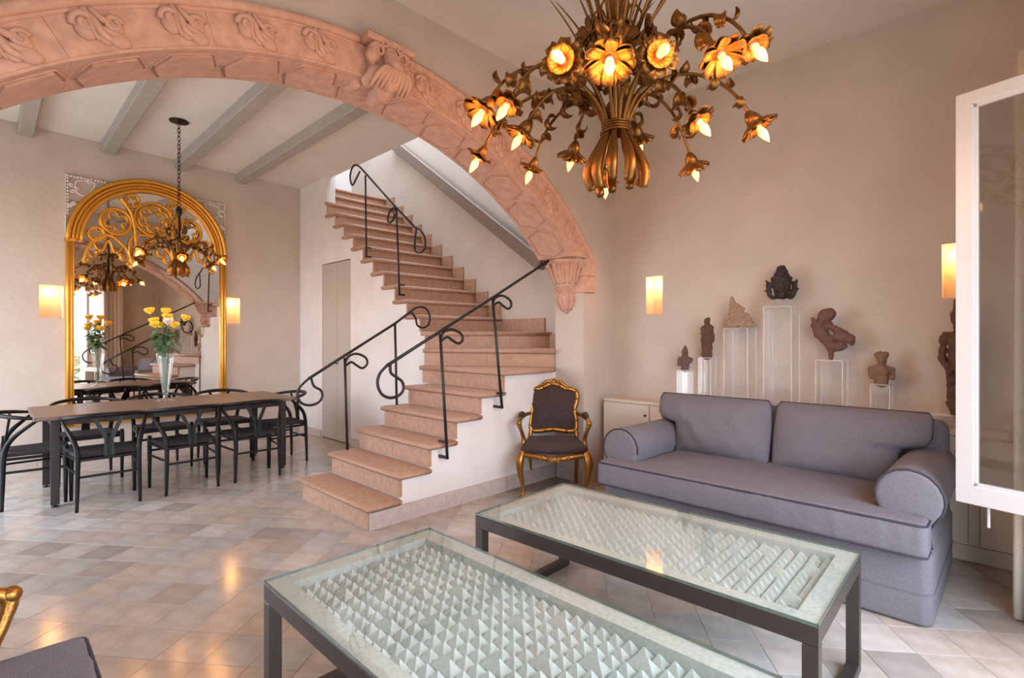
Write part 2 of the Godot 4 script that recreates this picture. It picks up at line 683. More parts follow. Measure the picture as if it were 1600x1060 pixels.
	M.rose = mat(rgb(246, 208, 70), 0.7)
	M.rose_white = mat(rgb(244, 224, 214), 0.7)
	M.green = mat(rgb(92, 118, 78), 0.6)
	M.green.backlight_enabled = true
	M.green.backlight = Color(0.12, 0.18, 0.06)
	M.shrub = mat(rgb(86, 122, 62), 0.7, 0, n_worn, 4.0)
	M.terracotta = mat(rgb(214, 160, 124), 0.85, 0, n_cloud, 0.6)
	M.paving = mat(rgb(206, 198, 186), 0.8, 0, n_tile, 0.7)
	M.bulb = mat(Color(1, 0.9, 0.7), 0.3)
	M.bulb.emission_enabled = true
	M.bulb.emission = Color(1.0, 0.66, 0.30)
	M.bulb.emission_energy_multiplier = 4.5
	M.candle_white = mat(rgb(200, 176, 140), 0.5)

# ---------------------------------------------------------------- scene
func _ready() -> void:
	var cam := Camera3D.new()
	cam.name = "camera"
	cam.position = Vector3(0, 1.36, 0)
	cam.rotation = Vector3(0, -0.7949, 0)
	cam.fov = 66.38
	cam.near = 0.02
	cam.current = true
	add_child(cam)
	var we := WorldEnvironment.new()
	we.name = "world_environment"
	var env := Environment.new()
	env.background_mode = Environment.BG_SKY
	var sky := Sky.new()
	var sm := ProceduralSkyMaterial.new()
	sm.sky_top_color = Color(0.80, 0.87, 0.96)
	sm.sky_horizon_color = Color(0.90, 0.93, 0.97)
	sm.ground_bottom_color = Color(0.55, 0.52, 0.48)
	sm.ground_horizon_color = Color(0.85, 0.86, 0.88)
	sm.sky_energy_multiplier = 1.0
	sky.sky_material = sm
	env.sky = sky
	env.background_energy_multiplier = SKY
	env.ambient_light_source = Environment.AMBIENT_SOURCE_SKY
	env.tonemap_mode = Environment.TONE_MAPPER_LINEAR
	env.tonemap_exposure = EXPOSURE
	env.sdfgi_enabled = true
	env.ssao_enabled = true
	env.ssil_enabled = true
	we.environment = env
	add_child(we)

	make_materials()
	build_floor()
	build_walls()
	build_arch()
	build_stairs()
	build_railings()
	build_windows()
	build_outside()
	build_sofa()
	build_coffee_tables()
	build_cabinet()
	build_dining()
	build_mirror()
	build_armchairs()
	build_chandeliers()
	build_plinths()
	build_niche_lamps()
	build_roses()

const SKY := 16.0
const EXPOSURE := 0.82
const BULB := 0.15

# ---------------------------------------------------------------- floor of diagonal stone tiles
func build_floor() -> void:
	var g := S()
	bb(g, -3.0, 4.8, -0.25, -0.0016, 0.8, -8.7)
	var fl := struct("floor", g, M.grout, "pale beige stone tile floor laid on the diagonal")
	var tones := [Color8(190, 177, 166), Color8(184, 169, 157), Color8(174, 159, 148), Color8(199, 190, 181), Color8(183, 175, 168), Color8(165, 152, 143), Color8(190, 174, 160), Color8(174, 170, 165)]
	var s := 0.2165
	var d := Vector3(0.6108, 0, 0.7918)
	var n := Vector3(0.7918, 0, -0.6108)
	var o := Vector3(0.619, 0, -3.539)
	var rng := RandomNumberGenerator.new()
	rng.seed = 11
	var meshes := []
	for c: Color in tones:
		var st := S()
		st.set_color(c.srgb_to_linear())
		tile_shape(st, Transform3D(Basis(d, Vector3.UP, -n), Vector3.ZERO), s)
		meshes.append(mesh_of(st))
	var cam_x := Vector3(0.7006, 0, 0.7137)
	var cam_f := Vector3(0.7137, 0, -0.7006)
	var near := []
	var far := []
	for i in range(-40, 41):
		for j in range(-40, 41):
			var c := o + d * (i + 0.5) * s + n * (j + 0.5) * s
			var living := c.x > -2.7 and c.x < 4.55 and c.z > -3.1 and c.z < 0.55
			var dining := c.x > -1.6 and c.x < 3.35 and c.z <= -3.1 and c.z > -7.75
			if not (living or dining):
				continue
			if c.z < -3.4 and c.z > -4.3 and c.x > 2.05:
				continue
			if c.x > 4.3:
				continue
			var z := c.dot(cam_f)
			var x := c.dot(cam_x)
			var tone := rng.randi() % 8
			if rng.randf() < 0.45:
				tone = [0, 1, 6, 4][rng.randi() % 4]
			var seen := false
			if z > 0.5:
				var px := 800.0 + 810.0 * x / z
				var py := 530.0 + 810.0 * 1.36 / z
				seen = px > -40 and px < 1640 and py < 1090
				# covered by the sofa, the low cabinet or the front tables
				if c.x > 3.2 and c.z > -2.1 and c.z < -0.45:
					seen = false
			(near if seen else far).append([z, c, tone, rng.randf_range(-0.0008, 0.0008)])
	near.sort_custom(func(a, b): return a[0] < b[0])
	var rest := S()
	for k in near.size():
		var e = near[k]
		if k < 300:
			mk(fl, "tile", meshes[e[2]], M.tile, Transform3D(Basis(), e[1] + Vector3(0, e[3], 0)))
		else:
			far.append(e)
	for e in far:
		var c: Color = tones[e[2]]
		rest.set_color(c.srgb_to_linear())
		tile_shape(rest, Transform3D(Basis(d, Vector3.UP, -n), e[1] + Vector3(0, e[3], 0)), s)
	var r := mk(fl, "far_tiles", rest, M.tile)
	r.set_meta("kind", "stuff")

func tile_shape(st: SurfaceTool, xf: Transform3D, s: float) -> void:
	var h := s * 0.5 - 0.0012
	var poly := PackedVector2Array([Vector2(-h, -h), Vector2(h, -h), Vector2(h, h), Vector2(-h, h)])
	slab(st, poly, -0.012, 0.0, 0.0005, 1, xf, false)

# ---------------------------------------------------------------- walls and ceilings
const MW := Vector3(3.28, 0, -7.61)          # corner where the mirror wall starts
const MD := Vector3(-0.99649, 0, 0.08368)    # along the mirror wall, away from the corner
const MN := Vector3(0.08368, 0, 0.99649)     # out of the mirror wall into the room

func build_walls() -> void:
	var st := S()
	# wall behind the sofa, running on along the stairs, with two lit niches
	holed(st, Vector3(4.48, 0, 0.75), Vector3(0, 0, -1), Vector3.UP, Vector3(0.13, 0, 0), 9.35, 5.8, [[0.75 + 0.20, 1.635, 0.75 + 0.376, 1.99], [0.75 + 2.41, 1.60, 0.75 + 2.58, 1.955]])
	bb(st, 4.61, 4.8, 0, 5.8, 0.75, -8.6)
	struct("wall_right", st, M.plaster, "warm grey plaster wall behind the sofa with two small lit niches")
	st = S()
	# mirror wall, a little out of square
	holed(st, MW + MD * -0.115, MD, Vector3.UP, -MN * 0.13, 5.3, 3.7, [[0.115 + 0.856, 1.565, 0.115 + 1.035, 1.908], [0.115 + 2.685, 1.588, 0.115 + 2.88, 1.93]])
	para(st, MW + MD * -0.115 - MN * 0.13, MD * 5.3, Vector3.UP * 3.7, -MN * 0.2)
	struct("wall_back", st, M.plaster, "grey plaster wall of the dining room behind the gilt mirror")
	# wall with the arch
	st = S()
	var poly := PackedVector2Array([Vector2(-2.9, 0), Vector2(-0.48, 0), Vector2(-0.48, 1.9)])
	for k in 41:
		var a := lerpf(-0.90, 0.90, k / 40.0)
		poly.append(Vector2(1.75 + 2.85 * sin(a), 0.24 + 2.85 * cos(a)))
	poly.append_array(PackedVector2Array([Vector2(3.98, 1.9), Vector2(3.98, 0), Vector2(4.5, 0), Vector2(4.5, 3.8), Vector2(-2.9, 3.8)]))
	prism(st, poly, -3.3, -2.956)
	bb(st, 3.05, 4.5, 3.8, 5.8, -3.3, -3.0)
	struct("wall_arch", st, M.plaster, "plaster wall over the wide stone arch")
	# wall beside the upper stair flight, stepped below the treads, with a doorway
	st = S()
	poly = PackedVector2Array([Vector2(4.36, 0), Vector2(4.36, 1.0), Vector2(4.50, 1.0), Vector2(4.50, 1.394), Vector2(4.59, 1.394), Vector2(4.59, 1.574)])
	for k in 9:
		poly.append(Vector2(4.59 + 0.237 * (k + 1), 1.574 + 0.178 * k))
		poly.append(Vector2(4.59 + 0.237 * (k + 1), 1.574 + 0.178 * (k + 1)))
	poly.append_array(PackedVector2Array([Vector2(6.755, 1.574 + 0.178 * 9), Vector2(6.755, 3.6), Vector2(7.75, 3.6), Vector2(7.75, 0), Vector2(6.9, 0), Vector2(6.9, 2.39), Vector2(6.1, 2.39), Vector2(6.1, 0)]))
	prism(st, poly, 3.28, 3.40, Transform3D(Basis(Vector3(0, 0, -1), Vector3.UP, Vector3(1, 0, 0)), Vector3.ZERO))
	struct("wall_stair", st, M.white_plaster, "pale plaster wall under the upper stairs with a grey double door")
	# stairwell shaft above the ceiling
	st = S()
	bb(st, 3.05, 3.35, 3.6, 5.8, -3.3, -6.75)
	bb(st, 3.05, 3.40, 3.6, 5.8, -6.75, -8.6)
	struct("wall_landing", st, M.white_plaster, "white upper wall of the stairwell")
	st = S()
	bb(st, 3.05, 4.8, 0, 5.8, -8.3, -8.6)
	struct("wall_stairwell_end", st, M.white_plaster, "white end wall of the stairwell")
	st = S()
	holed(st, Vector3(3.05, 5.8, -3.0), Vector3(1, 0, 0), Vector3(0, 0, -1), Vector3(0, 0.15, 0), 1.75, 5.6, [[0.33, 0.45, 1.40, 4.9]])
	struct("ceiling_stairwell", st, M.ceiling, "stairwell roof with a skylight opening")
	# left side walls
	st = S()
	bb(st, -2.9, -2.6, 0, 3.8, 0.75, -3.0)
	struct("wall_left", st, M.plaster, "plaster wall on the left of the living room")
	st = S()
	holed(st, Vector3(-1.4, 0, -3.2), Vector3(0, 0, -1), Vector3.UP, Vector3(-0.3, 0, 0), 4.6, 3.8, [[1.3, 0.0, 3.9, 2.75]])
	struct("wall_dining_left", st, M.white_plaster, "plaster wall with a tall opening on the left of the dining room")
	# window wall behind the camera
	st = S()
	holed(st, Vector3(-2.9, 0, 0.45), Vector3(1, 0, 0), Vector3.UP, Vector3(0, 0, 0.3), 7.7, 3.8, [[0.7, 0.02, 2.1, 2.5], [2.9, 0.02, 5.9, 2.6]])
	struct("wall_front", st, M.plaster, "plaster wall with tall windows to the patio")
	# ceilings
	st = S()
	bb(st, -2.9, 4.6, 3.6, 3.85, 0.75, -2.97)
	struct("ceiling", st, M.ceiling, "plain off white ceiling of the living room")
	st = S()
	bb(st, -1.7, 3.35, 3.58, 3.85, -3.2, -8.6)
	var ce := struct("ceiling_dining", st, M.ceiling, "off white dining ceiling crossed by grey painted beams")
	for b in [[-1.0, -0.87], [-0.38, -0.26], [0.245, 0.365], [0.925, 1.055], [1.65, 1.79], [2.37, 2.51]]:
		var s2 := S()
		bb(s2, b[0], b[1], 3.465, 3.6, -3.25, -7.75, 0.008)
		mk(ce, "beam", s2, M.beam)
	# skirting stones
	st = S()
	var i := 0
	var base := structnode("baseboard_back", "low stone skirting of the dining room")
	while i < 12:
		var u0 := 0.02 + i * 0.36
		var p := S()
		box(p, MW + MD * (u0 + 0.18) + MN * 0.01 + Vector3.UP * 0.05, Vector3(0.357, 0.1, 0.022), Basis(MD, Vector3.UP, MD.cross(Vector3.UP)), 0.002)
		mk(base, "skirting_stone", p, M.skirting)
		i += 1
	for zz in [[-4.5, -4.9], [-4.9, -5.3], [-5.3, -5.7], [-5.7, -6.09], [-6.91, -7.25], [-7.25, -7.58]]:
		var p := S()
		bb(p, 3.26, 3.284, 0, 0.1, zz[0] - 0.001, zz[1] + 0.001, 0.002)
		mk(base, "skirting_stone", p, M.skirting)
	var base2 := structnode("baseboard_arch", "stone skirting round the foot of the arch pier")
	var p2 := S()
	bb(p2, 3.958, 3.982, 0, 0.11, -2.96, -3.27, 0.002)
	mk(base2, "skirting_stone", p2, M.skirting)
	p2 = S()
	bb(p2, 3.96, 4.2, 0, 0.11, -2.935, -2.96, 0.002)
	mk(base2, "skirting_stone", p2, M.skirting)
	# door under the upper flight
	st = S()
	bb(st, 3.33, 3.40, 0.0, 2.39, -6.1, -6.9)
	var dr := struct("door_1", st, M.cabinet_gap, "grey painted double door set flush under the stairs")
	for k in 2:
		var s3 := S()
		bb(s3, 3.295, 3.335, 0.012, 2.38, -6.107 - 0.395 * k, -6.107 - 0.395 * k - 0.391, 0.003)
		var lf := mk(dr, "door_leaf", s3, M.door_paint)
		s3 = S()
		lathe(s3, [Vector2(0, 0), Vector2(0.006, 0.0), Vector2(0.006, 0.02), Vector2(0.014, 0.026), Vector2(0.012, 0.036), Vector2(0, 0.04)], 10, Transform3D(look_y(Vector3(-1, 0, 0)), Vector3(3.296, 1.04, -6.5 + (0.035 if k == 0 else -0.035))))
		mk(lf, "knob", s3, M.steel)

func structnode(nm: String, label: String) -> Node3D:
	var o := Node3D.new()
	o.name = numbered(nm)
	add_child(o)
	o.set_meta("kind", "structure")
	o.set_meta("label", label)
	return o

func S_box(c: Vector3, s: Vector3) -> SurfaceTool:
	var st := S()
	box(st, c, s)
	return st

# ---------------------------------------------------------------- carved stone arch
func arc(r: float, a: float, z: float) -> Vector3:
	# the ring ends on a level bed at the top of the capitals
	var e := acos(1.88 / r)
	var b := clampf(a, -e, e)
	return Vector3(1.75 + r * sin(b), 0.24 + r * cos(b), z)

func build_arch() -> void:
	var t := thing("stone_arch", "wide pink carved stone arch between living and dining room", "arch", Vector3(1.75, 0, -3.13))
	var off := Transform3D(Basis(), Vector3(-1.75, 0, 3.13))
	var A := 0.946
	var cuts := [-A, -0.78, -0.57, -0.34, -0.12, 0.12, 0.30, 0.47, 0.64, 0.80, A]
	for k in cuts.size() - 1:
		var st := S()
		var a0: float = cuts[k] + 0.0003
		var a1: float = cuts[k + 1] - 0.0003
		var tri := PackedVector3Array()
		var n := 8
		var sec := [[2.75, -3.325], [2.75, -2.925], [2.762, -2.912], [2.945, -2.912], [2.95, -2.93], [2.95, -3.2]]
		for i in n + 1:
			var b0 := lerpf(a0, a1, float(i) / n)
			var b1 := lerpf(a0, a1, float(i + 1) / n)
			for j in sec.size():
				var e = sec[j]
				var f = sec[(j + 1) % sec.size()]
				if i < n:
					q(tri, arc(e[0], b0, e[1]), arc(f[0], b0, f[1]), arc(f[0], b1, f[1]), arc(e[0], b1, e[1]))
		for j in range(1, sec.size() - 1):
			tri.append_array(PackedVector3Array([arc(sec[0][0], a0, sec[0][1]), arc(sec[j + 1][0], a0, sec[j + 1][1]), arc(sec[j][0], a0, sec[j][1])]))
			tri.append_array(PackedVector3Array([arc(sec[0][0], a1, sec[0][1]), arc(sec[j][0], a1, sec[j][1]), arc(sec[j + 1][0], a1, sec[j + 1][1])]))
		emit(st, tri, false)
		mk(t, "voussoir", st, M.arch, off)
	# outer roll moulding, stepping up round the keystone
	for seg in [[-A, -0.045], [0.075, A]]:
		var st := S()
		var p := PackedVector3Array()
		var p2 := PackedVector3Array()
		for i in 41:
			var a := lerpf(seg[0], seg[1], i / 40.0)
			p.append(arc(2.972, a, -2.915))
			p2.append(arc(2.938, a, -2.912))
		tube(st, p, 0.03, 8)
		tube(st, p2, 0.012, 6)
		mk(t, "moulding", st, M.arch, off)
	# bead along the lower front edge
	var be := S()
	var bp := PackedVector3Array()
	for i in 61:
		bp.append(arc(2.758, lerpf(-A, A, i / 60.0), -2.918))
	tube(be, bp, 0.010, 6)
	mk(t, "bead", be, M.arch, off)
	# hexagonal soffit panels
	var np := 13
	for k in np:
		var ac := lerpf(-0.755, 0.755, float(k) / (np - 1))
		var st := S()
		var tri := PackedVector3Array()
		var hl := 0.053
		var fs := [-1.0, -0.66, -0.33, 0.0, 0.33, 0.66, 1.0]
		for i in 6:
			var f0: float = fs[i]
			var f1: float = fs[i + 1]
			var w0 := 0.135 * (0.02 if absf(f0) > 0.9 else 1.0)
			var w1 := 0.135 * (0.02 if absf(f1) > 0.9 else 1.0)
			var a0 := ac + f0 * hl
			var a1 := ac + f1 * hl
			for lay in [[2.737, 1.0], [2.76, -1.0]]:
				if lay[1] > 0:
					q(tri, arc(lay[0], a0, -3.125 - w0), arc(lay[0], a0, -3.125 + w0), arc(lay[0], a1, -3.125 + w1), arc(lay[0], a1, -3.125 - w1))
				else:
					q(tri, arc(lay[0], a0, -3.125 - w0), arc(lay[0], a1, -3.125 - w1), arc(lay[0], a1, -3.125 + w1), arc(lay[0], a0, -3.125 + w0))
			q(tri, arc(2.737, a0, -3.125 + w0), arc(2.76, a0, -3.125 + w0), arc(2.76, a1, -3.125 + w1), arc(2.737, a1, -3.125 + w1))
			q(tri, arc(2.737, a0, -3.125 - w0), arc(2.737, a1, -3.125 - w1), arc(2.76, a1, -3.125 - w1), arc(2.76, a0, -3.125 - w0))
		emit(st, tri, false)
		var rimp := PackedVector3Array()
		for e in [[-1.13, 0.0], [-0.70, 0.155], [-0.35, 0.155], [0.0, 0.155], [0.35, 0.155], [0.70, 0.155], [1.13, 0.0], [0.70, -0.155], [0.35, -0.155], [0.0, -0.155], [-0.35, -0.155], [-0.70, -0.155]]:
			rimp.append(arc(2.748, ac + e[0] * hl, -3.125 + e[1]))
		tube(st, rimp, 0.006, 4, true)
		mk(t, "soffit_panel", st, M.arch, off)
	# carved leaf scrolls on the face
	var leafm := S()
	ornament(leafm)
	var lm := mesh_of(leafm)
	for k in range(-6, 7):
		if k == 0:
			continue
		var a := 0.125 * k + (0.008 if k > 0 else -0.008)
		var b := Basis(Vector3(cos(a), -sin(a), 0), Vector3(sin(a), cos(a), 0), Vector3(0, 0, 1))
		if k < 0:
			b = Basis(b.x * -1.0, b.y, b.z)
			b = Basis(Vector3(cos(a), -sin(a), 0), Vector3(sin(a), cos(a), 0), Vector3(0, 0, 1))
		mk(t, "carved_leaf", lm, M.arch, off * Transform3D(b, arc(2.855, a, -2.912)))
	# keystone boss
	var ks := S()
	var kb := Basis(Vector3(cos(0.015), -sin(0.015), 0), Vector3(sin(0.015), cos(0.015), 0), Vector3(0, 0, 1))
	var kx := Transform3D(kb, arc(2.86, 0.015, -2.90))
	box(ks, kx * Vector3(0, 0.115, 0.03), Vector3(0.34, 0.045, 0.13), kb, 0.012)
	box(ks, kx * Vector3(0, 0.0, 0.0), Vector3(0.24, 0.24, 0.09), kb, 0.02)
	mk(t, "keystone", ks, M.arch, off)
	ks = S()
	var bones := [
		[Vector3(0, 0.06, 0.05), Vector3(0.02, -0.05, 0.09), 0.05, 0.06],
		[Vector3(-0.10, 0.07, 0.05), Vector3(-0.12, 0.0, 0.06), 0.035, 0.045],
		[Vector3(0.09, 0.09, 0.05), Vector3(0.13, -0.04, 0.06), 0.025, 0.03],
		[Vector3(0, -0.10, 0.04), Vector3(0, -0.16, -0.02), 0.09, 0.06],
		[Vector3(-0.09, -0.09, 0.04), Vector3(-0.11, -0.13, -0.01), 0.05, 0.04],
		[Vector3(0.09, -0.09, 0.04), Vector3(0.11, -0.13, -0.01), 0.05, 0.04],
		[Vector3(0, -0.15, -0.06), Vector3(0, -0.18, -0.14), 0.06, 0.04],
		[Vector3(-0.14, -0.12, -0.1), Vector3(-0.14, -0.12, -0.2), 0.035, 0.035]]
	blob(ks, bones, 0.009, 0.012, 0.008, 4)
	for i in 9:
		var f := (i - 4) / 4.0
		tube(ks, bez(Vector3(f * 0.04, -0.06, 0.13), Vector3(f * 0.09, -0.08, 0.16), Vector3(f * 0.13, -0.13, 0.13), Vector3(f * 0.12, -0.18, 0.05), 6), ramp([0.008, 0.018, 0.012], 7), 6)
	for i in 2:
		var sx := -1.0 if i == 0 else 1.0
		scroll(ks, Vector3(sx * 0.09, 0.04, 0.075), 0.045, sx, 0.013)
		scroll(ks, Vector3(sx * 0.05, 0.09, 0.08), 0.03, -sx, 0.010)
	mk(t, "keystone_carving", ks, M.arch, off * kx)
	# springer block and corbel on each pier
	for side in [1, -1]:
		var xj := 3.98 if side == 1 else -0.48
		var st := S()
		for blk in [[1.80, 1.955], [1.957, 2.122]]:
			st = S()
			bb(st, xj - 0.012 * side, xj + 0.125 * side, blk[0], blk[1], -2.91, -3.31, 0.006)
			mk(t, "springer", st, M.arch, off)
		st = S()
		var cx := Transform3D(Basis(), Vector3(xj, 0, -3.155))
		lathe(st, [Vector2(0.0, 2.12), Vector2(0.19, 2.12), Vector2(0.20, 2.105), Vector2(0.195, 2.09), Vector2(0.175, 2.08), Vector2(0.17, 2.05), Vector2(0.155, 1.98), Vector2(0.13, 1.91), Vector2(0.115, 1.885), Vector2(0.12, 1.87), Vector2(0.10, 1.855), Vector2(0.0, 1.85)], 24, cx)
		for k in 14:
			var an := TAU * k / 14.0
			var dr := Vector3(cos(an), 0, sin(an))
			tube(st, through([cx * (dr * 0.12 + Vector3.UP * 1.89), cx * (dr * 0.155 + Vector3.UP * 1.96), cx * (dr * 0.18 + Vector3.UP * 2.03), cx * (dr * 0.205 + Vector3.UP * 2.06)], 3), 0.014, 6)
			ball(st, cx * (dr * 0.195 + Vector3.UP * 2.065), Vector3.ONE * 0.02, 6, 4)
		mk(t, "capital", st, M.arch, off)
		st = S()
		lathe(st, [Vector2(0.0, 1.865), Vector2(0.10, 1.86), Vector2(0.105, 1.845), Vector2(0.07, 1.83), Vector2(0.065, 1.815), Vector2(0.085, 1.79), Vector2(0.095, 1.75), Vector2(0.088, 1.70), Vector2(0.06, 1.66), Vector2(0.04, 1.625), Vector2(0.0, 1.60)], 18, cx)
		for k in 8:
			var an := TAU * k / 8.0
			var dr := Vector3(cos(an), 0, sin(an))
			tube(st, through([cx * (dr * 0.07 + Vector3.UP * 1.82), cx * (dr * 0.10 + Vector3.UP * 1.76), cx * (dr * 0.092 + Vector3.UP * 1.70), cx * (dr * 0.05 + Vector3.UP * 1.64)], 3), 0.012, 6)
		mk(t, "pendant", st, M.arch, off)

func scroll(st: SurfaceTool, c: Vector3, r: float, dir: float, th: float) -> void:
	var p := PackedVector3Array()
	var rr := PackedFloat32Array()
	for i in 19:
		var f := i / 18.0
		var an := f * TAU * 1.25
		var rad := r * (1.0 - 0.75 * f)
		p.append(c + Vector3(dir * cos(an) * rad, sin(an) * rad, 0.004 * f * 4.0))
		rr.append(th * (1.0 - 0.35 * f))
	tube(st, p, rr, 6)

# gothic leaf: two curled lobes on a forked stalk, about 0.17 m across
func ornament(st: SurfaceTool) -> void:
	scroll(st, Vector3(-0.05, 0.026, 0.010), 0.044, -1.0, 0.018)
	scroll(st, Vector3(0.058, 0.004, 0.010), 0.036, 1.0, 0.016)
	ball(st, Vector3(-0.055, 0.006, 0.004), Vector3(0.044, 0.05, 0.026), 10, 6)
	ball(st, Vector3(0.06, -0.004, 0.004), Vector3(0.034, 0.04, 0.024), 10, 6)
	ball(st, Vector3(0.045, -0.058, 0.004), Vector3(0.050, 0.032, 0.026), 10, 6, Basis(Vector3(0, 0, 1), -0.5))
	ball(st, Vector3(-0.012, 0.0, 0.002), Vector3(0.035, 0.075, 0.022), 10, 6, Basis(Vector3(0, 0, 1), 0.25))
	tube(st, through([Vector3(-0.03, 0.085, 0.008), Vector3(-0.012, 0.03, 0.02), Vector3(-0.005, -0.03, 0.02), Vector3(0.04, -0.075, 0.012)], 4), ramp([0.012, 0.018, 0.012], 13), 6)
	tube(st, through([Vector3(0.0, 0.085, 0.008), Vector3(0.012, 0.045, 0.02), Vector3(0.035, 0.022, 0.018), Vector3(0.085, 0.034, 0.006)], 4), ramp([0.01, 0.016, 0.009], 13), 6)
	tube(st, through([Vector3(0.005, 0.0, 0.014), Vector3(0.03, -0.03, 0.02), Vector3(0.08, -0.05, 0.008)], 4), ramp([0.012, 0.014, 0.008], 9), 6)
	tube(st, through([Vector3(-0.02, 0.06, 0.014), Vector3(-0.035, 0.0, 0.022), Vector3(-0.03, -0.05, 0.012)], 4), ramp([0.010, 0.012, 0.006], 9), 6)

# ---------------------------------------------------------------- staircase
func build_stairs() -> void:
	var t := thing("staircase", "pink stone staircase turning up to the left on a white base", "staircase", Vector3(1.9, 0, -3.8))
	var off := Transform3D(Basis(), Vector3(-1.9, 0, 3.8))
	var nx := [1.87, 2.13, 2.40, 2.66, 2.93, 3.21]
	# white masonry under the lower flight
	var st := S()
	var poly := PackedVector2Array([Vector2(1.91, 0.0)])
	for i in 5:
		poly.append(Vector2(nx[i] + 0.04, 0.18 * (i + 1) - 0.042))
		poly.append(Vector2(nx[i + 1] + 0.04 if i < 4 else 3.25, 0.18 * (i + 1) - 0.042))
	poly.append_array(PackedVector2Array([Vector2(3.25, 0)]))
	prism(st, poly, -4.35, -3.3)
	var PV := Vector2(3.25, -4.5)
	var w6 := PackedVector2Array([Vector2(3.25, -3.3), PV, Vector2(4.02, -3.3)])
	var w7 := PackedVector2Array([Vector2(4.005, -3.3), PV + Vector2(0.04, -0.02), Vector2(4.48, -3.83), Vector2(4.48, -3.3)])
	var w8 := PackedVector2Array([Vector2(4.48, -3.825), PV + Vector2(0.05, -0.02), Vector2(4.48, -4.60), Vector2(3.30, -4.60)])
	slab(st, w6, 0.0, 1.038, 0.001, 1, Transform3D(), false)
	slab(st, w7, 0.0, 1.218, 0.001, 1, Transform3D(), false)
	slab(st, w8, 0.0, 1.398, 0.001, 1, Transform3D(), false)
	poly = PackedVector2Array([Vector2(4.61, 0.0), Vector2(4.61, 1.574)])
	for k in 11:
		poly.append(Vector2(4.61 + 0.237 * (k + 1), 1.574 + 0.178 * k))
		poly.append(Vector2(4.61 + 0.237 * (k + 1), 1.574 + 0.178 * (k + 1)))
	poly.append_array(PackedVector2Array([Vector2(8.3, 1.574 + 0.178 * 11), Vector2(8.3, 3.3), Vector2(7.2, 3.2), Vector2(4.9, 1.2), Vector2(4.9, 0)]))
	prism(st, poly, 3.41, 4.48, Transform3D(Basis(Vector3(0, 0, -1), Vector3.UP, Vector3(1, 0, 0)), Vector3.ZERO))
	mk(t, "masonry", st, M.white_plaster, off)
	# lower treads and risers
	for i in 5:
		st = S()
		var p := PackedVector2Array([Vector2(nx[i], -3.25), Vector2(nx[i], -4.38), Vector2(nx[i + 1] + 0.03, -4.38), Vector2(nx[i + 1] + 0.03, -3.25)])
		slab(st, p, 0.18 * (i + 1) - 0.046, 0.18 * (i + 1), 0.021, 3, off, true)
		mk(t, "tread", st, M.stair)
		var pieces := [[-3.298, -4.352]]
		if i > 0:
			pieces = [[-3.298, -3.80], [-3.803, -4.352]]
		for pc in pieces:
			st = S()
			bb(st, nx[i] + 0.03, nx[i] + 0.06, 0.18 * i, 0.18 * (i + 1) - 0.046, pc[0], pc[1], 0.0015)
			mk(t, "riser", st, M.stair, off)
	# winders
	var T6 := PackedVector2Array([Vector2(3.21, -3.25), Vector2(3.21, -4.52), Vector2(3.27, -4.52), Vector2(3.80, -3.62), Vector2(3.985, -3.305), Vector2(3.90, -3.25)])
	var T7 := PackedVector2Array([Vector2(3.93, -3.27), Vector2(3.235, -4.49), Vector2(3.27, -4.52), Vector2(4.478, -3.80), Vector2(4.478, -3.305), Vector2(3.97, -3.305)])
	var T8 := PackedVector2Array([Vector2(4.478, -3.755), Vector2(3.235, -4.475), Vector2(3.235, -4.53), Vector2(4.478, -4.56)])
	var wi := 0
	for p in [T6, T7, T8]:
		st = S()
		var h := 1.08 + 0.18 * wi
		slab(st, p, h - 0.046, h, 0.012, 2, off, true)
		mk(t, "tread", st, M.stair)
		wi += 1
	st = S()
	bb(st, 3.24, 3.27, 0.9, 1.034, -3.298, -4.5, 0.0015)
	mk(t, "riser", st, M.stair, off)
	riser_line(t, off, Vector3(3.975, 1.08, -3.31), Vector3(3.27, 1.08, -4.50), 0.134, 2)
	riser_line(t, off, Vector3(4.478, 1.26, -3.80), Vector3(3.27, 1.26, -4.50), 0.134, 3)
	# upper flight
	for k in 12:
		var z := -4.557 - 0.237 * k
		var h := 1.62 + 0.178 * k
		st = S()
		var zb := z - 0.237 - 0.05 if k < 11 else -8.29
		var p := PackedVector2Array([Vector2(3.24, z), Vector2(4.478, z), Vector2(4.478, zb), Vector2(3.24, zb)])
		if k >= 9:
			p = PackedVector2Array([Vector2(3.405, z), Vector2(4.478, z), Vector2(4.478, zb), Vector2(3.405, zb)])
		if k == 9:
			p = PackedVector2Array([Vector2(3.24, z), Vector2(4.478, z), Vector2(4.478, zb), Vector2(3.405, zb), Vector2(3.405, z - 0.055), Vector2(3.24, z - 0.055)])
		slab(st, p, h - 0.045, h, 0.018, 3, off, true)
		mk(t, "tread", st, M.stair)
		var cuts := [3.275 if k < 10 else 3.412, 3.66 + 0.12 * (k % 3), 4.08 + 0.1 * ((k + 1) % 3), 4.478]
		for c in 3:
			st = S()
			bb(st, cuts[c] + 0.001, cuts[c + 1] - 0.001, h - 0.178, h - 0.045, z - 0.03, z - 0.058, 0.0015)
			mk(t, "riser", st, M.stair, off)
		# stepped skirting stone on the wall
		if k < 11:
			st = S()
			bb(st, 4.455, 4.482, h - 0.001, h + 0.165, z - 0.02, z - 0.235, 0.002)
			mk(t, "skirting_stone", st, M.stair, off)
	st = S()
	bb(st, 4.455, 4.482, 1.44, 1.60, -3.86, -4.53, 0.002)
	mk(t, "skirting_stone", st, M.stair, off)
	st = S()
	bb(st, 4.455, 4.482, 1.26, 1.42, -3.31, -3.78, 0.002)
	mk(t, "skirting_stone", st, M.stair, off)
	# skirting stones along the foot of the white base
	var x := 1.912
	var i2 := 0
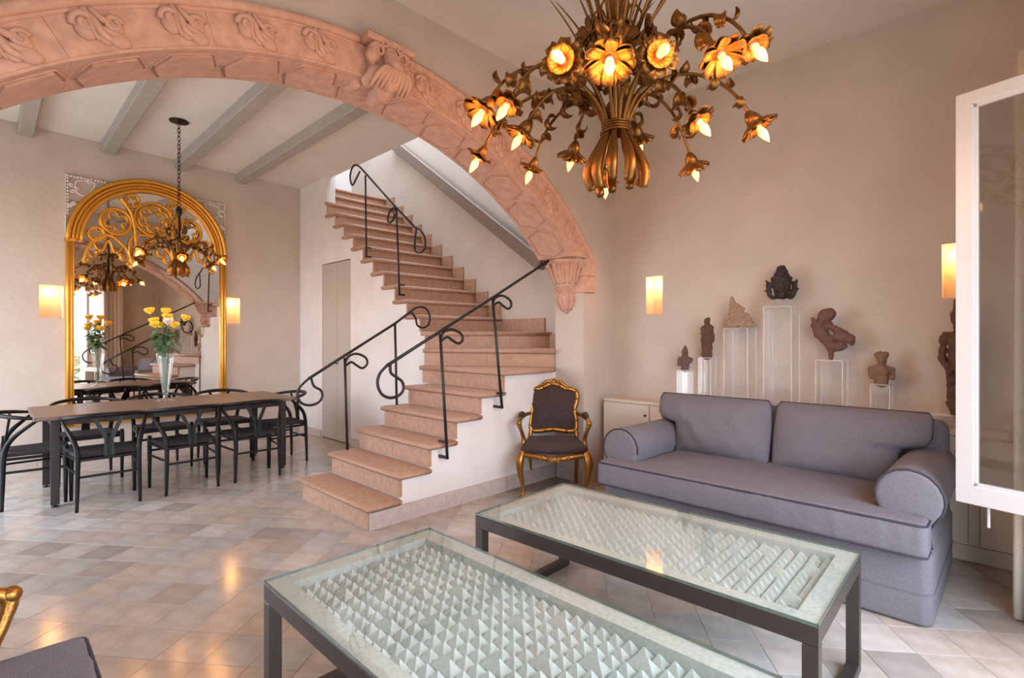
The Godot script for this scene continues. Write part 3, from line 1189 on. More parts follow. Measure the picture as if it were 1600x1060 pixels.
	while x < 3.97:
		var e := minf(x + 0.34, 3.978)
		st = S()
		bb(st, x, e - 0.002, 0, 0.125, -3.278, -3.302, 0.002)
		mk(t, "base_stone", st, M.skirting, off)
		x = e
		i2 += 1

func riser_line(t: Node3D, off: Transform3D, a: Vector3, b: Vector3, h: float, n: int) -> void:
	var d := (b - a).normalized()
	var ln := (b - a).length()
	for i in n:
		var st := S()
		var m := a + d * ln * (i + 0.5) / n + Vector3.UP * h * 0.5
		box(st, m, Vector3(ln / n - 0.002, h, 0.03), Basis(d, Vector3.UP, d.cross(Vector3.UP)), 0.0015)
		mk(t, "riser", st, M.stair, off)

# ---------------------------------------------------------------- wrought iron railings
func iron(t: Node3D, nm: String, p: PackedVector3Array, o: Vector3, r := 0.011) -> void:
	var st := S()
	var pp := PackedVector3Array()
	for v in p:
		pp.append(v - o)
	tube(st, pp, r, 8)
	mk(t, nm, st, M.iron)

func build_railings() -> void:
	# near side of the lower flight
	var o := Vector3(2.5, 0.42, -3.2)
	var t := thing("stair_railing", "black wrought iron handrail fixed to the near side of lower stairs", "railing", o)
	var z := -3.2
	iron(t, "rail", PackedVector3Array([Vector3(1.997, 1.171, z), Vector3(2.468, 1.418, z), Vector3(3.1, 1.752, z), Vector3(3.754, 2.101, z)]), o, 0.013)
	iron(t, "end_scroll", through([Vector3(1.997, 1.171, z), Vector3(1.94, 1.115, z), Vector3(1.923, 1.048, z), Vector3(1.955, 0.975, z), Vector3(2.025, 0.941, z), Vector3(2.10, 0.955, z), Vector3(2.135, 0.995, z), Vector3(2.125, 1.05, z), Vector3(2.07, 1.09, z), Vector3(2.03, 1.12, z), Vector3(2.025, 1.175, z)], 5), o)
	for pst in [[2.47, 1.40, 2.54, 0.42], [3.026, 1.70, 3.138, 0.76]]:
		iron(t, "post", PackedVector3Array([Vector3(pst[0], pst[1], z), Vector3(pst[2], pst[3], z)]), o, 0.012)
		iron(t, "post_scroll", through([Vector3(pst[0], pst[1] - 0.06, z), Vector3(pst[0] + 0.03, pst[1] + 0.01, z), Vector3(pst[0] + 0.12, pst[1] + 0.035, z), Vector3(pst[0] + 0.21, pst[1] + 0.0, z), Vector3(pst[0] + 0.225, pst[1] - 0.05, z), Vector3(pst[0] + 0.18, pst[1] - 0.075, z), Vector3(pst[0] + 0.12, pst[1] - 0.05, z), Vector3(pst[0] + 0.07, pst[1] - 0.025, z), Vector3(pst[0] + 0.015, pst[1] - 0.05, z)], 4), o)
		var st := S()
		box(st, Vector3(pst[2], pst[3] + 0.01, z - 0.05) - o, Vector3(0.022, 0.022, 0.11), Basis(), 0.002)
		box(st, Vector3(pst[2], pst[3] + 0.13, z - 0.05) - o, Vector3(0.016, 0.016, 0.11), Basis(), 0.002)
		mk(t, "bracket", st, M.iron)
	# far side of the lower flight
	o = Vector3(2.5, 0.36, -4.34)
	z = -4.34
	t = thing("stair_railing", "black wrought iron handrail on the far side of lower stairs, beside dining table", "railing", o)
	iron(t, "rail", PackedVector3Array([Vector3(1.945, 1.022, z), Vector3(2.3, 1.225, z), Vector3(2.80, 1.51, z), Vector3(3.0, 1.648, z)]), o, 0.013)
	iron(t, "end_scroll", through([Vector3(1.945, 1.022, z), Vector3(1.875, 0.96, z), Vector3(1.85, 0.90, z), Vector3(1.875, 0.825, z), Vector3(1.95, 0.793, z), Vector3(2.03, 0.81, z), Vector3(2.065, 0.86, z), Vector3(2.05, 0.915, z), Vector3(1.99, 0.955, z), Vector3(1.965, 1.03, z)], 5), o)
	iron(t, "top_scroll", through([Vector3(3.0, 1.648, z), Vector3(3.07, 1.682, z), Vector3(3.16, 1.675, z), Vector3(3.215, 1.60, z), Vector3(3.20, 1.51, z), Vector3(3.13, 1.475, z), Vector3(3.06, 1.50, z), Vector3(3.04, 1.57, z), Vector3(2.985, 1.632, z)], 5), o)
	iron(t, "post", PackedVector3Array([Vector3(2.275, 1.19, z), Vector3(2.30, 0.36, z)]), o, 0.012)
	iron(t, "post", PackedVector3Array([Vector3(2.80, 1.50, z), Vector3(2.82, 0.72, z)]), o, 0.012)
	iron(t, "post_scroll", through([Vector3(2.276, 1.14, z), Vector3(2.31, 1.20, z), Vector3(2.39, 1.225, z), Vector3(2.48, 1.19, z), Vector3(2.50, 1.13, z), Vector3(2.45, 1.09, z), Vector3(2.39, 1.12, z), Vector3(2.34, 1.15, z), Vector3(2.285, 1.12, z)], 4), o)
	# upper flight
	o = Vector3(3.22, 2.3, -5.2)
	var x := 3.22
	t = thing("stair_railing", "black wrought iron handrail of the upper stair flight near the ceiling", "railing", o)
	iron(t, "rail", PackedVector3Array([Vector3(x, 3.43, -5.72), Vector3(x, 2.83, -4.97), Vector3(x, 2.56, -4.62)]), o, 0.012)
	iron(t, "top_scroll", through([Vector3(x, 3.43, -5.72), Vector3(x, 3.50, -5.83), Vector3(x, 3.51, -5.93), Vector3(x, 3.42, -6.0), Vector3(x, 3.31, -5.98), Vector3(x, 3.28, -5.93), Vector3(x, 3.34, -5.85), Vector3(x, 3.41, -5.76)], 5), o)
	iron(t, "end_scroll", through([Vector3(x, 2.56, -4.62), Vector3(x, 2.50, -4.50), Vector3(x, 2.41, -4.43), Vector3(x, 2.32, -4.43), Vector3(x, 2.27, -4.50), Vector3(x, 2.30, -4.60), Vector3(x, 2.40, -4.61), Vector3(x, 2.54, -4.58)], 5), o)
	for pst in [[3.33, -5.63, 2.34, -5.61], [2.81, -4.96, 1.84, -4.90]]:
		iron(t, "post", PackedVector3Array([Vector3(x, pst[0], pst[1]), Vector3(x, pst[2], pst[3])]), o, 0.011)
		var st := S()
		box(st, Vector3(x + 0.03, pst[2] + 0.01, pst[3]) - o, Vector3(0.07, 0.02, 0.02), Basis(), 0.002)
		box(st, Vector3(x + 0.03, pst[2] + 0.12, pst[3]) - o, Vector3(0.07, 0.015, 0.015), Basis(), 0.002)
		mk(t, "bracket", st, M.iron)
	iron(t, "post_scroll", through([Vector3(x, 2.78, -4.965), Vector3(x, 2.83, -5.0), Vector3(x, 2.81, -5.09), Vector3(x, 2.72, -5.14), Vector3(x, 2.68, -5.10), Vector3(x, 2.70, -5.03), Vector3(x, 2.76, -4.99)], 4), o)
	# wooden wall rail along the stair wall
	var a := Vector3(4.40, 2.20, -3.83)
	var b := Vector3(4.40, 4.40, -6.92)
	t = thing("wall_handrail", "broad brown wooden handrail beam sloping along the stairwell wall", "handrail", a)
	var d := (b - a).normalized()
	var bs := Basis(Vector3(1, 0, 0), d.cross(Vector3(1, 0, 0)) * -1.0, d)
	var st := S()
	box(st, (b - a) * 0.5, Vector3(0.13, 0.15, (b - a).length()), bs, 0.01)
	mk(t, "beam", st, M.rail_wood)
	st = S()
	box(st, Vector3(-0.02, 0.01, 0.06), Vector3(0.10, 0.06, 0.03), bs, 0.004)
	mk(t, "iron_strap", st, M.iron)

# ---------------------------------------------------------------- windows
func casement(t: Node3D, w: float, h: float) -> void:
	# leaf in its own frame: x from the hinge at 0 to w, y from 0 to h, about z = 0
	var fw := 0.062
	var parts := [[0.0, fw, 0.0, h], [w - fw, w, 0.0, h], [fw, w - fw, 0.0, 0.085], [fw, w - fw, h - fw, h]]
	for k in 4:
		var e = parts[k]
		var st := S()
		bb(st, e[0], e[1], e[2], e[3], -0.022, 0.022, 0.004)
		mk(t, "stile" if k < 2 else "frame_rail", st, M.white_paint)
	var st2 := S()
	for e in [[fw, fw + 0.014, 0.085, h - fw], [w - fw - 0.014, w - fw, 0.085, h - fw], [fw, w - fw, 0.085, 0.099], [fw, w - fw, h - fw - 0.014, h - fw]]:
		bb(st2, e[0], e[1], e[2], e[3], -0.014, 0.014)
	mk(t, "glazing_bead", st2, M.white_paint)
	st2 = S()
	bb(st2, fw + 0.004, w - fw - 0.004, 0.09, h - fw - 0.004, -0.003, 0.003)
	mk(t, "window_pane", st2, M.window_glass)

func build_windows() -> void:
	# open leaf beside the sofa, hinged on the right jamb
	var r := structnode("window_1", "open white casement leaf with a single pane in front of the sofa end")
	r.position = Vector3(2.985, 0.612, 0.387)
	var L := 0.62
	# x axis of the leaf runs from hinge to free edge
	var dirx := Vector3(0.283, 0, -0.959).normalized()
	r.basis = Basis(dirx, Vector3.UP, dirx.cross(Vector3.UP))
	casement(r, L, 1.87)
	var st := S()
	rod(st, Vector3(L - 0.10, -0.10, 0.03), Vector3(L - 0.10, 0.10, 0.03), 0.006)
	mk(r, "bolt", st, M.white_paint)
	# the other leaf, opened against the left of the opening
	r = structnode("window_2", "open white casement leaf on the left of the window")
	r.position = Vector3(0.02, 0.612, 0.42)
	dirx = Vector3(-0.55, 0, -0.835).normalized()
	r.basis = Basis(dirx, Vector3.UP, dirx.cross(Vector3.UP))
	casement(r, L, 1.87)
	# frame lining of the wide window
	var f := structnode("trim_1", "white window lining and sill")
	for e in [[-0.02, 0.03, 0.0, 2.62], [2.98, 3.03, 0.0, 2.62], [0.03, 2.98, 2.57, 2.62], [0.03, 2.98, 0.0, 0.025]]:
		st = S()
		bb(st, e[0], e[1], e[2], e[3], 0.44, 0.76, 0.004)
		mk(f, "lining_board", st, M.white_paint)
	# patio door further left
	r = structnode("window_3", "open white patio door leaf")
	r.position = Vector3(-2.18, 0.03, 0.43)
	dirx = Vector3(-0.3, 0, -0.95).normalized()
	r.basis = Basis(dirx, Vector3.UP, dirx.cross(Vector3.UP))
	casement(r, 0.66, 2.4)
	# curtain drawn to the right of the wide window
	var g := []
	var n := 60
	for i in n + 1:
		var u := float(i) / n
		var row := PackedVector3Array()
		for j in 9:
			var v := j / 8.0
			var amp := lerpf(0.022, 0.04, 1.0 - v)
			var c := Vector3(lerpf(3.55, 3.12, u), lerpf(0.012, 2.75, v), lerpf(-0.03, 0.33, u))
			var nn := Vector3(0.55, 0, 0.83)
			c += nn * amp * sin(u * TAU * 7.0 + 0.6 * sin(v * 3.0))
			row.append(c - Vector3(3.36, 0, 0.17))
		g.append(row)
	st = S()
	shell(st, g, 0.004)
	var cu := thing("curtain", "cream floor-length curtain hanging at the right edge", "curtain", Vector3(3.36, 0, 0.17))
	mk(cu, "cloth", st, M.curtain)
	st = S()
	rod(st, Vector3(0.25, 2.745, -0.16), Vector3(-0.26, 2.745, 0.18), 0.010)
	mk(cu, "curtain_rod", st, M.iron)

# ---------------------------------------------------------------- patio outside the windows
func build_outside() -> void:
	var st := S()
	bb(st, -12, 14, -0.4, -0.02, 12, 0.76)
	bb(st, -12, -1.72, -0.4, -0.02, 0.76, -14)
	struct("ground", st, M.paving, "pale paved patio ground outside")
	st = S()
	bb(st, -8.5, 9.5, -0.02, 1.3, 8.0, 8.3)
	struct("wall_patio", st, M.terracotta, "terracotta coloured patio wall outside the windows")
	var fol := S()
	var rng := RandomNumberGenerator.new()
	rng.seed = 5
	for k in 70:
		var d := Vector3(rng.randf_range(-1, 1), rng.randf_range(0.1, 1.3), rng.randf_range(-1, 1)).normalized()
		leaf(fol, rng.randf_range(0.45, 0.8), rng.randf_range(0.03, 0.06), -1.1, 0.3, Transform3D(look_z(d), Vector3(0, 0.35, 0)), 0.0, 5, 0.004)
	var fm := mesh_of(fol)
	var pot := S()
	lathe(pot, [Vector2(0, 0), Vector2(0.16, 0), Vector2(0.21, 0.3), Vector2(0.235, 0.31), Vector2(0.235, 0.36), Vector2(0.2, 0.36), Vector2(0.19, 0.33), Vector2(0, 0.33)], 20)
	var pm := mesh_of(pot)
	var lab := ["leafy potted plant on the patio straight outside the wide window", "leafy potted plant on the patio by the right window jamb", "leafy potted plant on the patio near the left door", "leafy potted plant in the far patio corner", "leafy potted plant on the patio against the terracotta wall"]
	var at := [Vector3(1.3, -0.02, 3.1), Vector3(2.9, -0.02, 2.6), Vector3(-1.2, -0.02, 2.8), Vector3(4.2, -0.02, 3.6), Vector3(0.2, -0.02, 3.9)]
	for k in 5:
		var t := thing("potted_plant", lab[k], "plant", at[k], k * 1.3, "patio plants")
		mk(t, "pot", pm, M.terracotta)
		mk(t, "foliage", fm, M.shrub, Transform3D(Basis.from_scale(Vector3.ONE * (1.0 + 0.15 * k)), Vector3.ZERO))

# ---------------------------------------------------------------- sofa
func rrect(x0: float, x1: float, z0: float, z1: float, r: float, n := 4) -> PackedVector2Array:
	var o := PackedVector2Array()
	for c in [[x1 - r, z1 - r, 0.0], [x0 + r, z1 - r, PI * 0.5], [x0 + r, z0 + r, PI], [x1 - r, z0 + r, PI * 1.5]]:
		for k in n + 1:
			var a: float = c[2] + PI * 0.5 * k / n
			o.append(Vector2(c[0] + cos(a) * r, c[1] + sin(a) * r))
	return o

# cut long polygon edges so that bulging surfaces stay even
func fine_poly(p: PackedVector2Array, step: float) -> PackedVector2Array:
	var o := PackedVector2Array()
	for i in p.size():
		var a := p[i]
		var b := p[(i + 1) % p.size()]
		var n := maxi(1, int(a.distance_to(b) / step))
		for k in n:
			o.append(a.lerp(b, float(k) / n))
	return o

func ring3(p: PackedVector2Array, y: float, xf := Transform3D()) -> PackedVector3Array:
	var o := PackedVector3Array()
	for v in p:
		o.append(xf * Vector3(v.x, y, v.y))
	return o

func build_sofa() -> void:
	var t := thing("sofa", "grey violet two-seat sofa with rolled arms and piped cushions", "sofa", Vector3(4.14, 0, -1.205), -PI / 2)
	# local: x along the sofa, z towards its front, back at z = 0
	var st := S()
	slab(st, rrect(-0.915, 0.915, 0.06, 1.065, 0.05), 0.008, 0.345, 0.02, 3)
	mk(t, "base", st, M.sofa)
	st = S()
	tube(st, ring3(rrect(-0.917, 0.917, 0.058, 1.067, 0.05), 0.16), 0.0022, 5, true)
	mk(t, "skirt_seam", st, M.sofa)
	# back
	st = S()
	var prof := PackedVector2Array([Vector2(0.0, 0.05), Vector2(0.02, 0.60), Vector2(0.02, 0.80), Vector2(0.06, 0.865), Vector2(0.14, 0.88), Vector2(0.22, 0.84), Vector2(0.27, 0.70), Vector2(0.30, 0.35), Vector2(0.30, 0.05)])
	var poly := PackedVector2Array()
	for v in prof:
		poly.append(v)
	# profile is depth,height: lay it as a slab and stand it up along x
	slab(st, fine_poly(poly, 0.08), -0.90, 0.90, 0.05, 3, Transform3D(Basis(Vector3(0, 0, 1), Vector3(1, 0, 0), Vector3(0, 1, 0)), Vector3.ZERO))
	mk(t, "back", st, M.sofa)
	# rolled arms
	for s in [-1.0, 1.0]:
		st = S()
		var ap := PackedVector2Array()
		# outline in x,y
		ap.append(Vector2(s * 0.70, 0.05))
		ap.append(Vector2(s * 0.70, 0.50))
		for k in 13:
			var a := PI - PI * 1.28 * k / 12.0 + 0.15
			ap.append(Vector2(s * (0.815 + 0.14 * cos(a)), 0.585 + 0.14 * sin(a)))
		ap.append(Vector2(s * 0.89, 0.44))
		ap.append(Vector2(s * 0.905, 0.36))
		ap.append(Vector2(s * 0.91, 0.05))
		var axf := Transform3D(Basis(Vector3(1, 0, 0), Vector3(0, 0, 1), Vector3(0, 1, 0)), Vector3.ZERO)
		slab(st, ap, 0.10, 1.0, 0.022, 3, axf)
		var arm := mk(t, "arm", st, M.sofa)
		st = S()
		var rim := PackedVector3Array()
		for k in range(2, ap.size() - 1):
			rim.append(Vector3(ap[k].x, ap[k].y, 0.99))
		tube(st, rim, 0.006, 6)
		mk(arm, "piping", st, M.piping)
	# seat cushion with ears in front of the arms
	var sp := PackedVector2Array([Vector2(-0.69, 0.24), Vector2(0.69, 0.24), Vector2(0.69, 1.0), Vector2(0.885, 1.0), Vector2(0.905, 1.02), Vector2(0.905, 1.13), Vector2(0.885, 1.15), Vector2(-0.885, 1.15), Vector2(-0.905, 1.13), Vector2(-0.905, 1.02), Vector2(-0.885, 1.0), Vector2(-0.69, 1.0)])
	st = S()
	slab(st, fine_poly(sp, 0.025), 0.345, 0.515, 0.03, 4, Transform3D(), true, 0.0, 0.012)
	var sc := mk(t, "seat_cushion", st, M.sofa)
	st = S()
	tube(st, ring3(inset(fine_poly(sp, 0.06), 0.004), 0.503), 0.006, 6, true)
	tube(st, ring3(inset(fine_poly(sp, 0.06), 0.004), 0.358), 0.006, 6, true)
	mk(sc, "piping", st, M.piping)
	# back cushions lean on the back; the outer corner of each laps over its arm
	for s in [-1.0, 1.0]:
		var lean := Transform3D(Basis(Vector3(1, 0, 0), -0.22), Vector3(0, 0.505, 0.42))
		var rows := []
		for e in [[0.0, 0.03, 0.675], [0.03, 0.012, 0.69], [0.19, 0.008, 0.695], [0.215, 0.008, 0.70], [0.245, 0.008, 0.82], [0.29, 0.010, 0.845], [0.40, 0.018, 0.848], [0.435, 0.04, 0.83]]:
			rows.append([e[0], e[1], e[2]] if s > 0 else [e[0], -e[2], -e[1]])
		st = S()
		pillow(st, rows, 0.10, 0.012, lean, 30, 24, 3 if s > 0 else 8)
		var bc := mk(t, "back_cushion", st, M.sofa)
		st = S()
		var rim2 := PackedVector3Array()
		for e in rows:
			rim2.append(lean * Vector3(e[1], e[0], 0.012))
		for k in rows.size():
			var e = rows[rows.size() - 1 - k]
			rim2.append(lean * Vector3(e[2], e[0], 0.012))
		tube(st, rim2, 0.006, 6, true)
		mk(bc, "piping", st, M.piping)

# ---------------------------------------------------------------- coffee tables
func build_coffee_tables() -> void:
	var W := 0.735
	var Lg := 1.515
	var H := 0.487
	var t := thing("coffee_table", "glass-topped steel coffee table with carved studs, nearer to the camera", "table", Vector3(1.078, 0, -1.197), 0.0, "pair of coffee tables")
	var hx := W / 2
	var hz := Lg / 2
	var f := 0.046
	for sx in [-1, 1]:
		for sz in [-1, 1]:
			var st := S()
			box(st, Vector3(sx * (hx - f / 2), (H - 0.074) / 2, sz * (hz - f / 2)), Vector3(f, H - 0.074, f), Basis(), 0.003)
			mk(t, "leg", st, M.steel)
	for sz in [-1, 1]:
		var st := S()
		box(st, Vector3(0, H - 0.043, sz * (hz - f / 2)), Vector3(W, 0.062, f), Basis(), 0.003)
		mk(t, "top_rail", st, M.steel)
		st = S()
		box(st, Vector3(0, 0.021, sz * (hz - f / 2)), Vector3(W - 2 * f, f * 0.9, f), Basis(), 0.003)
		mk(t, "floor_runner", st, M.steel)
	for sx in [-1, 1]:
		var st := S()
		box(st, Vector3(sx * (hx - f / 2), H - 0.043, 0), Vector3(f, 0.062, Lg - 2 * f), Basis(), 0.003)
		mk(t, "top_rail", st, M.steel)
	# pale wooden border and recessed ground of the carved panel
	var st := S()
	var bw := 0.075
	bb(st, -hx + 0.003, -hx + bw, H - 0.0125, H - 0.0095, -hz + 0.003, hz - 0.003, 0.0012)
	bb(st, hx - bw, hx - 0.003, H - 0.0125, H - 0.0095, -hz + 0.003, hz - 0.003, 0.0012)
	bb(st, -hx + bw, hx - bw, H - 0.0125, H - 0.0095, -hz + 0.003, -hz + bw, 0.0012)
	bb(st, -hx + bw, hx - bw, H - 0.0125, H - 0.0095, hz - bw, hz - 0.003, 0.0012)
	var e0 := f + 0.002
	bb(st, -hx + e0, -hx + bw, H - 0.088, H - 0.0125, -hz + e0, hz - e0)
	bb(st, hx - bw, hx - e0, H - 0.088, H - 0.0125, -hz + e0, hz - e0)
	bb(st, -hx + bw, hx - bw, H - 0.088, H - 0.0125, -hz + e0, -hz + bw)
	bb(st, -hx + bw, hx - bw, H - 0.088, H - 0.0125, hz - bw, hz - e0)
	mk(t, "panel_border", st, M.lattice)
	st = S()
	bb(st, -hx + 0.05, hx - 0.05, H - 0.095, H - 0.0882, -hz + 0.03, hz - 0.03)
	mk(t, "panel_ground", st, M.lattice)
	# carved studs
	var stud := S()
	pyramid(stud, 0.0215, 0.0215, 0.066)
	var stud_m := mesh_of(stud)
	var gem := S()
	pyramid(gem, 0.0225, 0.045, 0.073)
	var gem_m := mesh_of(gem)
	var rest := S()
	var nx := 12
	var nz := 28
	var dx := (W - 2 * bw) / nx
	var dz := (Lg - 2 * bw) / nz
	var count := 0
	for j in nz:
		for i in nx:
			var big := (i + 2 * j) % 6 == 0 and j % 2 == 0
			var after := (i + 2 * (j - 1)) % 6 == 0 and (j - 1) % 2 == 0 and j > 0
			if after:
				continue
			var p := Vector3(-hx + bw + (i + 0.5) * dx, H - 0.0885, -hz + bw + (j + 0.5) * dz)
			if big and j < nz - 1:
				p.z += dz * 0.5
			elif big:
				big = false
			if count < 300:
				mk(t, "stud", gem_m if big else stud_m, M.lattice, Transform3D(Basis(), p))
			else:
				if big:
					pyramid(rest, 0.0225, 0.045, 0.073, p)
				else:
					pyramid(rest, 0.0215, 0.0215, 0.066, p)
			count += 1
	if count > 300:
		var ro := mk(t, "more_studs", rest, M.lattice)
		ro.set_meta("kind", "stuff")
	st = S()
	bb(st, -hx + 0.001, hx - 0.001, H - 0.009, H, -hz + 0.001, hz - 0.001)
	mk(t, "glass_top", st, M.glass_top)
	st = S()
	for e in [[-hx, -hx + 0.002, -hz, hz], [hx - 0.002, hx, -hz, hz], [-hx, hx, -hz, -hz + 0.002], [-hx, hx, hz - 0.002, hz]]:
		bb(st, e[0], e[1], H - 0.009, H, e[2], e[3])
	mk(t, "glass_edge", st, M.glass_edge)
	copy(t, "coffee_table", "glass-topped steel coffee table with carved studs, next to the sofa", Vector3(2.125, 0, -1.211), 0.036, "pair of coffee tables")

func pyramid(st: SurfaceTool, hx: float, hz: float, h: float, at := Vector3.ZERO) -> void:
	# low base, four facets; a long one has a short ridge
	var r := maxf(0.0, hz - hx) * 0.6 + 0.0015
	var a := PackedVector3Array([Vector3(-hx, 0, -hz), Vector3(hx, 0, -hz), Vector3(hx, 0, hz), Vector3(-hx, 0, hz)])
	var b := PackedVector3Array()
	for v in a:
		b.append(v + Vector3(0, h * 0.54, 0))
	var t0 := Vector3(0, h, -r)
	var t1 := Vector3(0, h, r)
	var t := PackedVector3Array()
	for i in 4:
		var j := (i + 1) % 4
		q(t, a[i], a[j], b[j], b[i])
	t.append_array(PackedVector3Array([b[0], b[1], t0]))
	q(t, b[1], b[2], t1, t0)
	t.append_array(PackedVector3Array([b[2], b[3], t1]))
	q(t, b[3], b[0], t0, t1)
	q(t, a[3], a[2], a[1], a[0])
	for i in t.size():
		t[i] += at
	emit(st, t, false)

# ---------------------------------------------------------------- low cabinet along the wall
func build_cabinet() -> void:
	var z0 := -2.88
	var t := thing("low_cabinet", "long cream built-in cabinet behind the sofa with small dark knobs", "cabinet", Vector3(4.335, 0, -1.24))
	var o := Vector3(4.335, 0, -1.24)
	var off := Transform3D(Basis(), -o)
	var st := S()
	bb(st, 4.215, 4.478, 0.0, 0.765, z0 + 0.002, 0.40)
	mk(t, "carcass", st, M.cabinet, off)
	st = S()
	bb(st, 4.20, 4.479, 0.765, 0.79, z0, 0.40, 0.002)
	mk(t, "cabinet_top", st, M.cabinet, off)
	st = S()
	bb(st, 4.205, 4.22, 0.005, 0.10, z0 + 0.004, 0.40, 0.002)
	mk(t, "plinth_board", st, M.cabinet, off)
	var z := z0 + 0.004
	var k := 0
	while z < 0.36:
		var w := 0.49 if k % 2 == 0 else 0.05
		w = minf(w, 0.395 - z)
		if k % 2 == 0:
			st = S()
			bb(st, 4.193, 4.213, 0.106, 0.758, z + 0.003, z + w - 0.003, 0.002)
			var d := mk(t, "cabinet_door", st, M.cabinet, off)
			st = S()
			lathe(st, [Vector2(0, 0.0), Vector2(0.011, 0.0), Vector2(0.012, 0.006), Vector2(0.009, 0.012), Vector2(0, 0.013)], 10, Transform3D(look_y(Vector3(-1, 0, 0)), Vector3(4.195, 0.665, z + w - 0.04)))
			mk(d, "knob", st, M.chain)
		else:
			st = S()
			bb(st, 4.20, 4.213, 0.106, 0.762, z + 0.001, z + w - 0.001, 0.001)
			mk(t, "post_strip", st, M.cabinet, off)
		z += w
		k += 1

# ---------------------------------------------------------------- dining table and chairs
func build_dining() -> void:
	var c := Vector3(1.31, 0, -5.985)
	var t := thing("dining_table", "long dining table with weathered wood top on slim dark legs", "table", c)
	var st := S()
	bb(st, -1.035, 1.035, 0.706, 0.74, -0.465, 0.465, 0.006)
	mk(t, "table_top", st, M.table_wood)
	st = S()
	for e in [[-0.93, 0.93, -0.42, -0.38], [-0.93, 0.93, 0.38, 0.42], [-0.93, -0.89, -0.38, 0.38], [0.89, 0.93, -0.38, 0.38]]:
		bb(st, e[0], e[1], 0.655, 0.707, e[2], e[3], 0.003)
	mk(t, "apron", st, M.dark_metal)
	for sx in [-1, 1]:
		for sz in [-1, 1]:
			st = S()
			box(st, Vector3(sx * 0.905, 0.365, sz * 0.405), Vector3(0.055, 0.69, 0.055), Basis(), 0.004)
			var lg := mk(t, "leg", st, M.dark_metal)
			st = S()
			lathe(st, [Vector2(0, 0), Vector2(0.026, 0), Vector2(0.026, 0.007), Vector2(0.01, 0.01), Vector2(0.01, 0.022), Vector2(0, 0.022)], 12, Transform3D(Basis(), Vector3(sx * 0.905, 0, sz * 0.405)))
			mk(lg, "foot", st, M.chain)
	# wishbone chair, front towards +z
	var ch := thing("dining_chair", "black wishbone chair at the near side of dining table, leftmost, back to the camera", "chair", Vector3(0.715, 0, -5.47), PI, "black wishbone dining chairs")
	wishbone(ch)
	copy(ch, "dining_chair", "black wishbone chair at the middle of the near long side of dining table", Vector3(1.305, 0, -5.48), PI + 0.03, "black wishbone dining chairs")
	copy(ch, "dining_chair", "black wishbone chair on the near side of dining table, closest to the stairs", Vector3(1.875, 0, -5.49), PI - 0.03, "black wishbone dining chairs")
	copy(ch, "dining_chair", "black wishbone chair at the far left head of dining table, cut by photo edge", Vector3(0.30, 0, -5.92), PI / 2, "black wishbone dining chairs")
	copy(ch, "dining_chair", "black wishbone chair at the right head of dining table, by the handrail scroll", Vector3(2.33, 0, -5.90), -PI / 2, "black wishbone dining chairs")
	copy(ch, "dining_chair", "black wishbone chair behind dining table, leftmost on the mirror side", Vector3(0.72, 0, -6.53), 0.0, "black wishbone dining chairs")
	copy(ch, "dining_chair", "black wishbone chair behind dining table, middle one on the mirror side", Vector3(1.32, 0, -6.54), 0.02, "black wishbone dining chairs")
	copy(ch, "dining_chair", "black wishbone chair behind dining table, rightmost on the mirror side", Vector3(1.92, 0, -6.52), -0.03, "black wishbone dining chairs")
	# glass vase
	var v := thing("vase", "tall flared clear glass vase standing on the dining table", "vase", Vector3(1.277, 0.74, -6.12))
	st = S()
	lathe(st, [Vector2(0, 0.0), Vector2(0.075, 0.0), Vector2(0.078, 0.006), Vector2(0.04, 0.016), Vector2(0.018, 0.03), Vector2(0.026, 0.07), Vector2(0.045, 0.22), Vector2(0.07, 0.42), Vector2(0.078, 0.48), Vector2(0.075, 0.48), Vector2(0.066, 0.42), Vector2(0.041, 0.22), Vector2(0.021, 0.075), Vector2(0, 0.065)], 28)
	mk(v, "glass_body", st, M.glass)

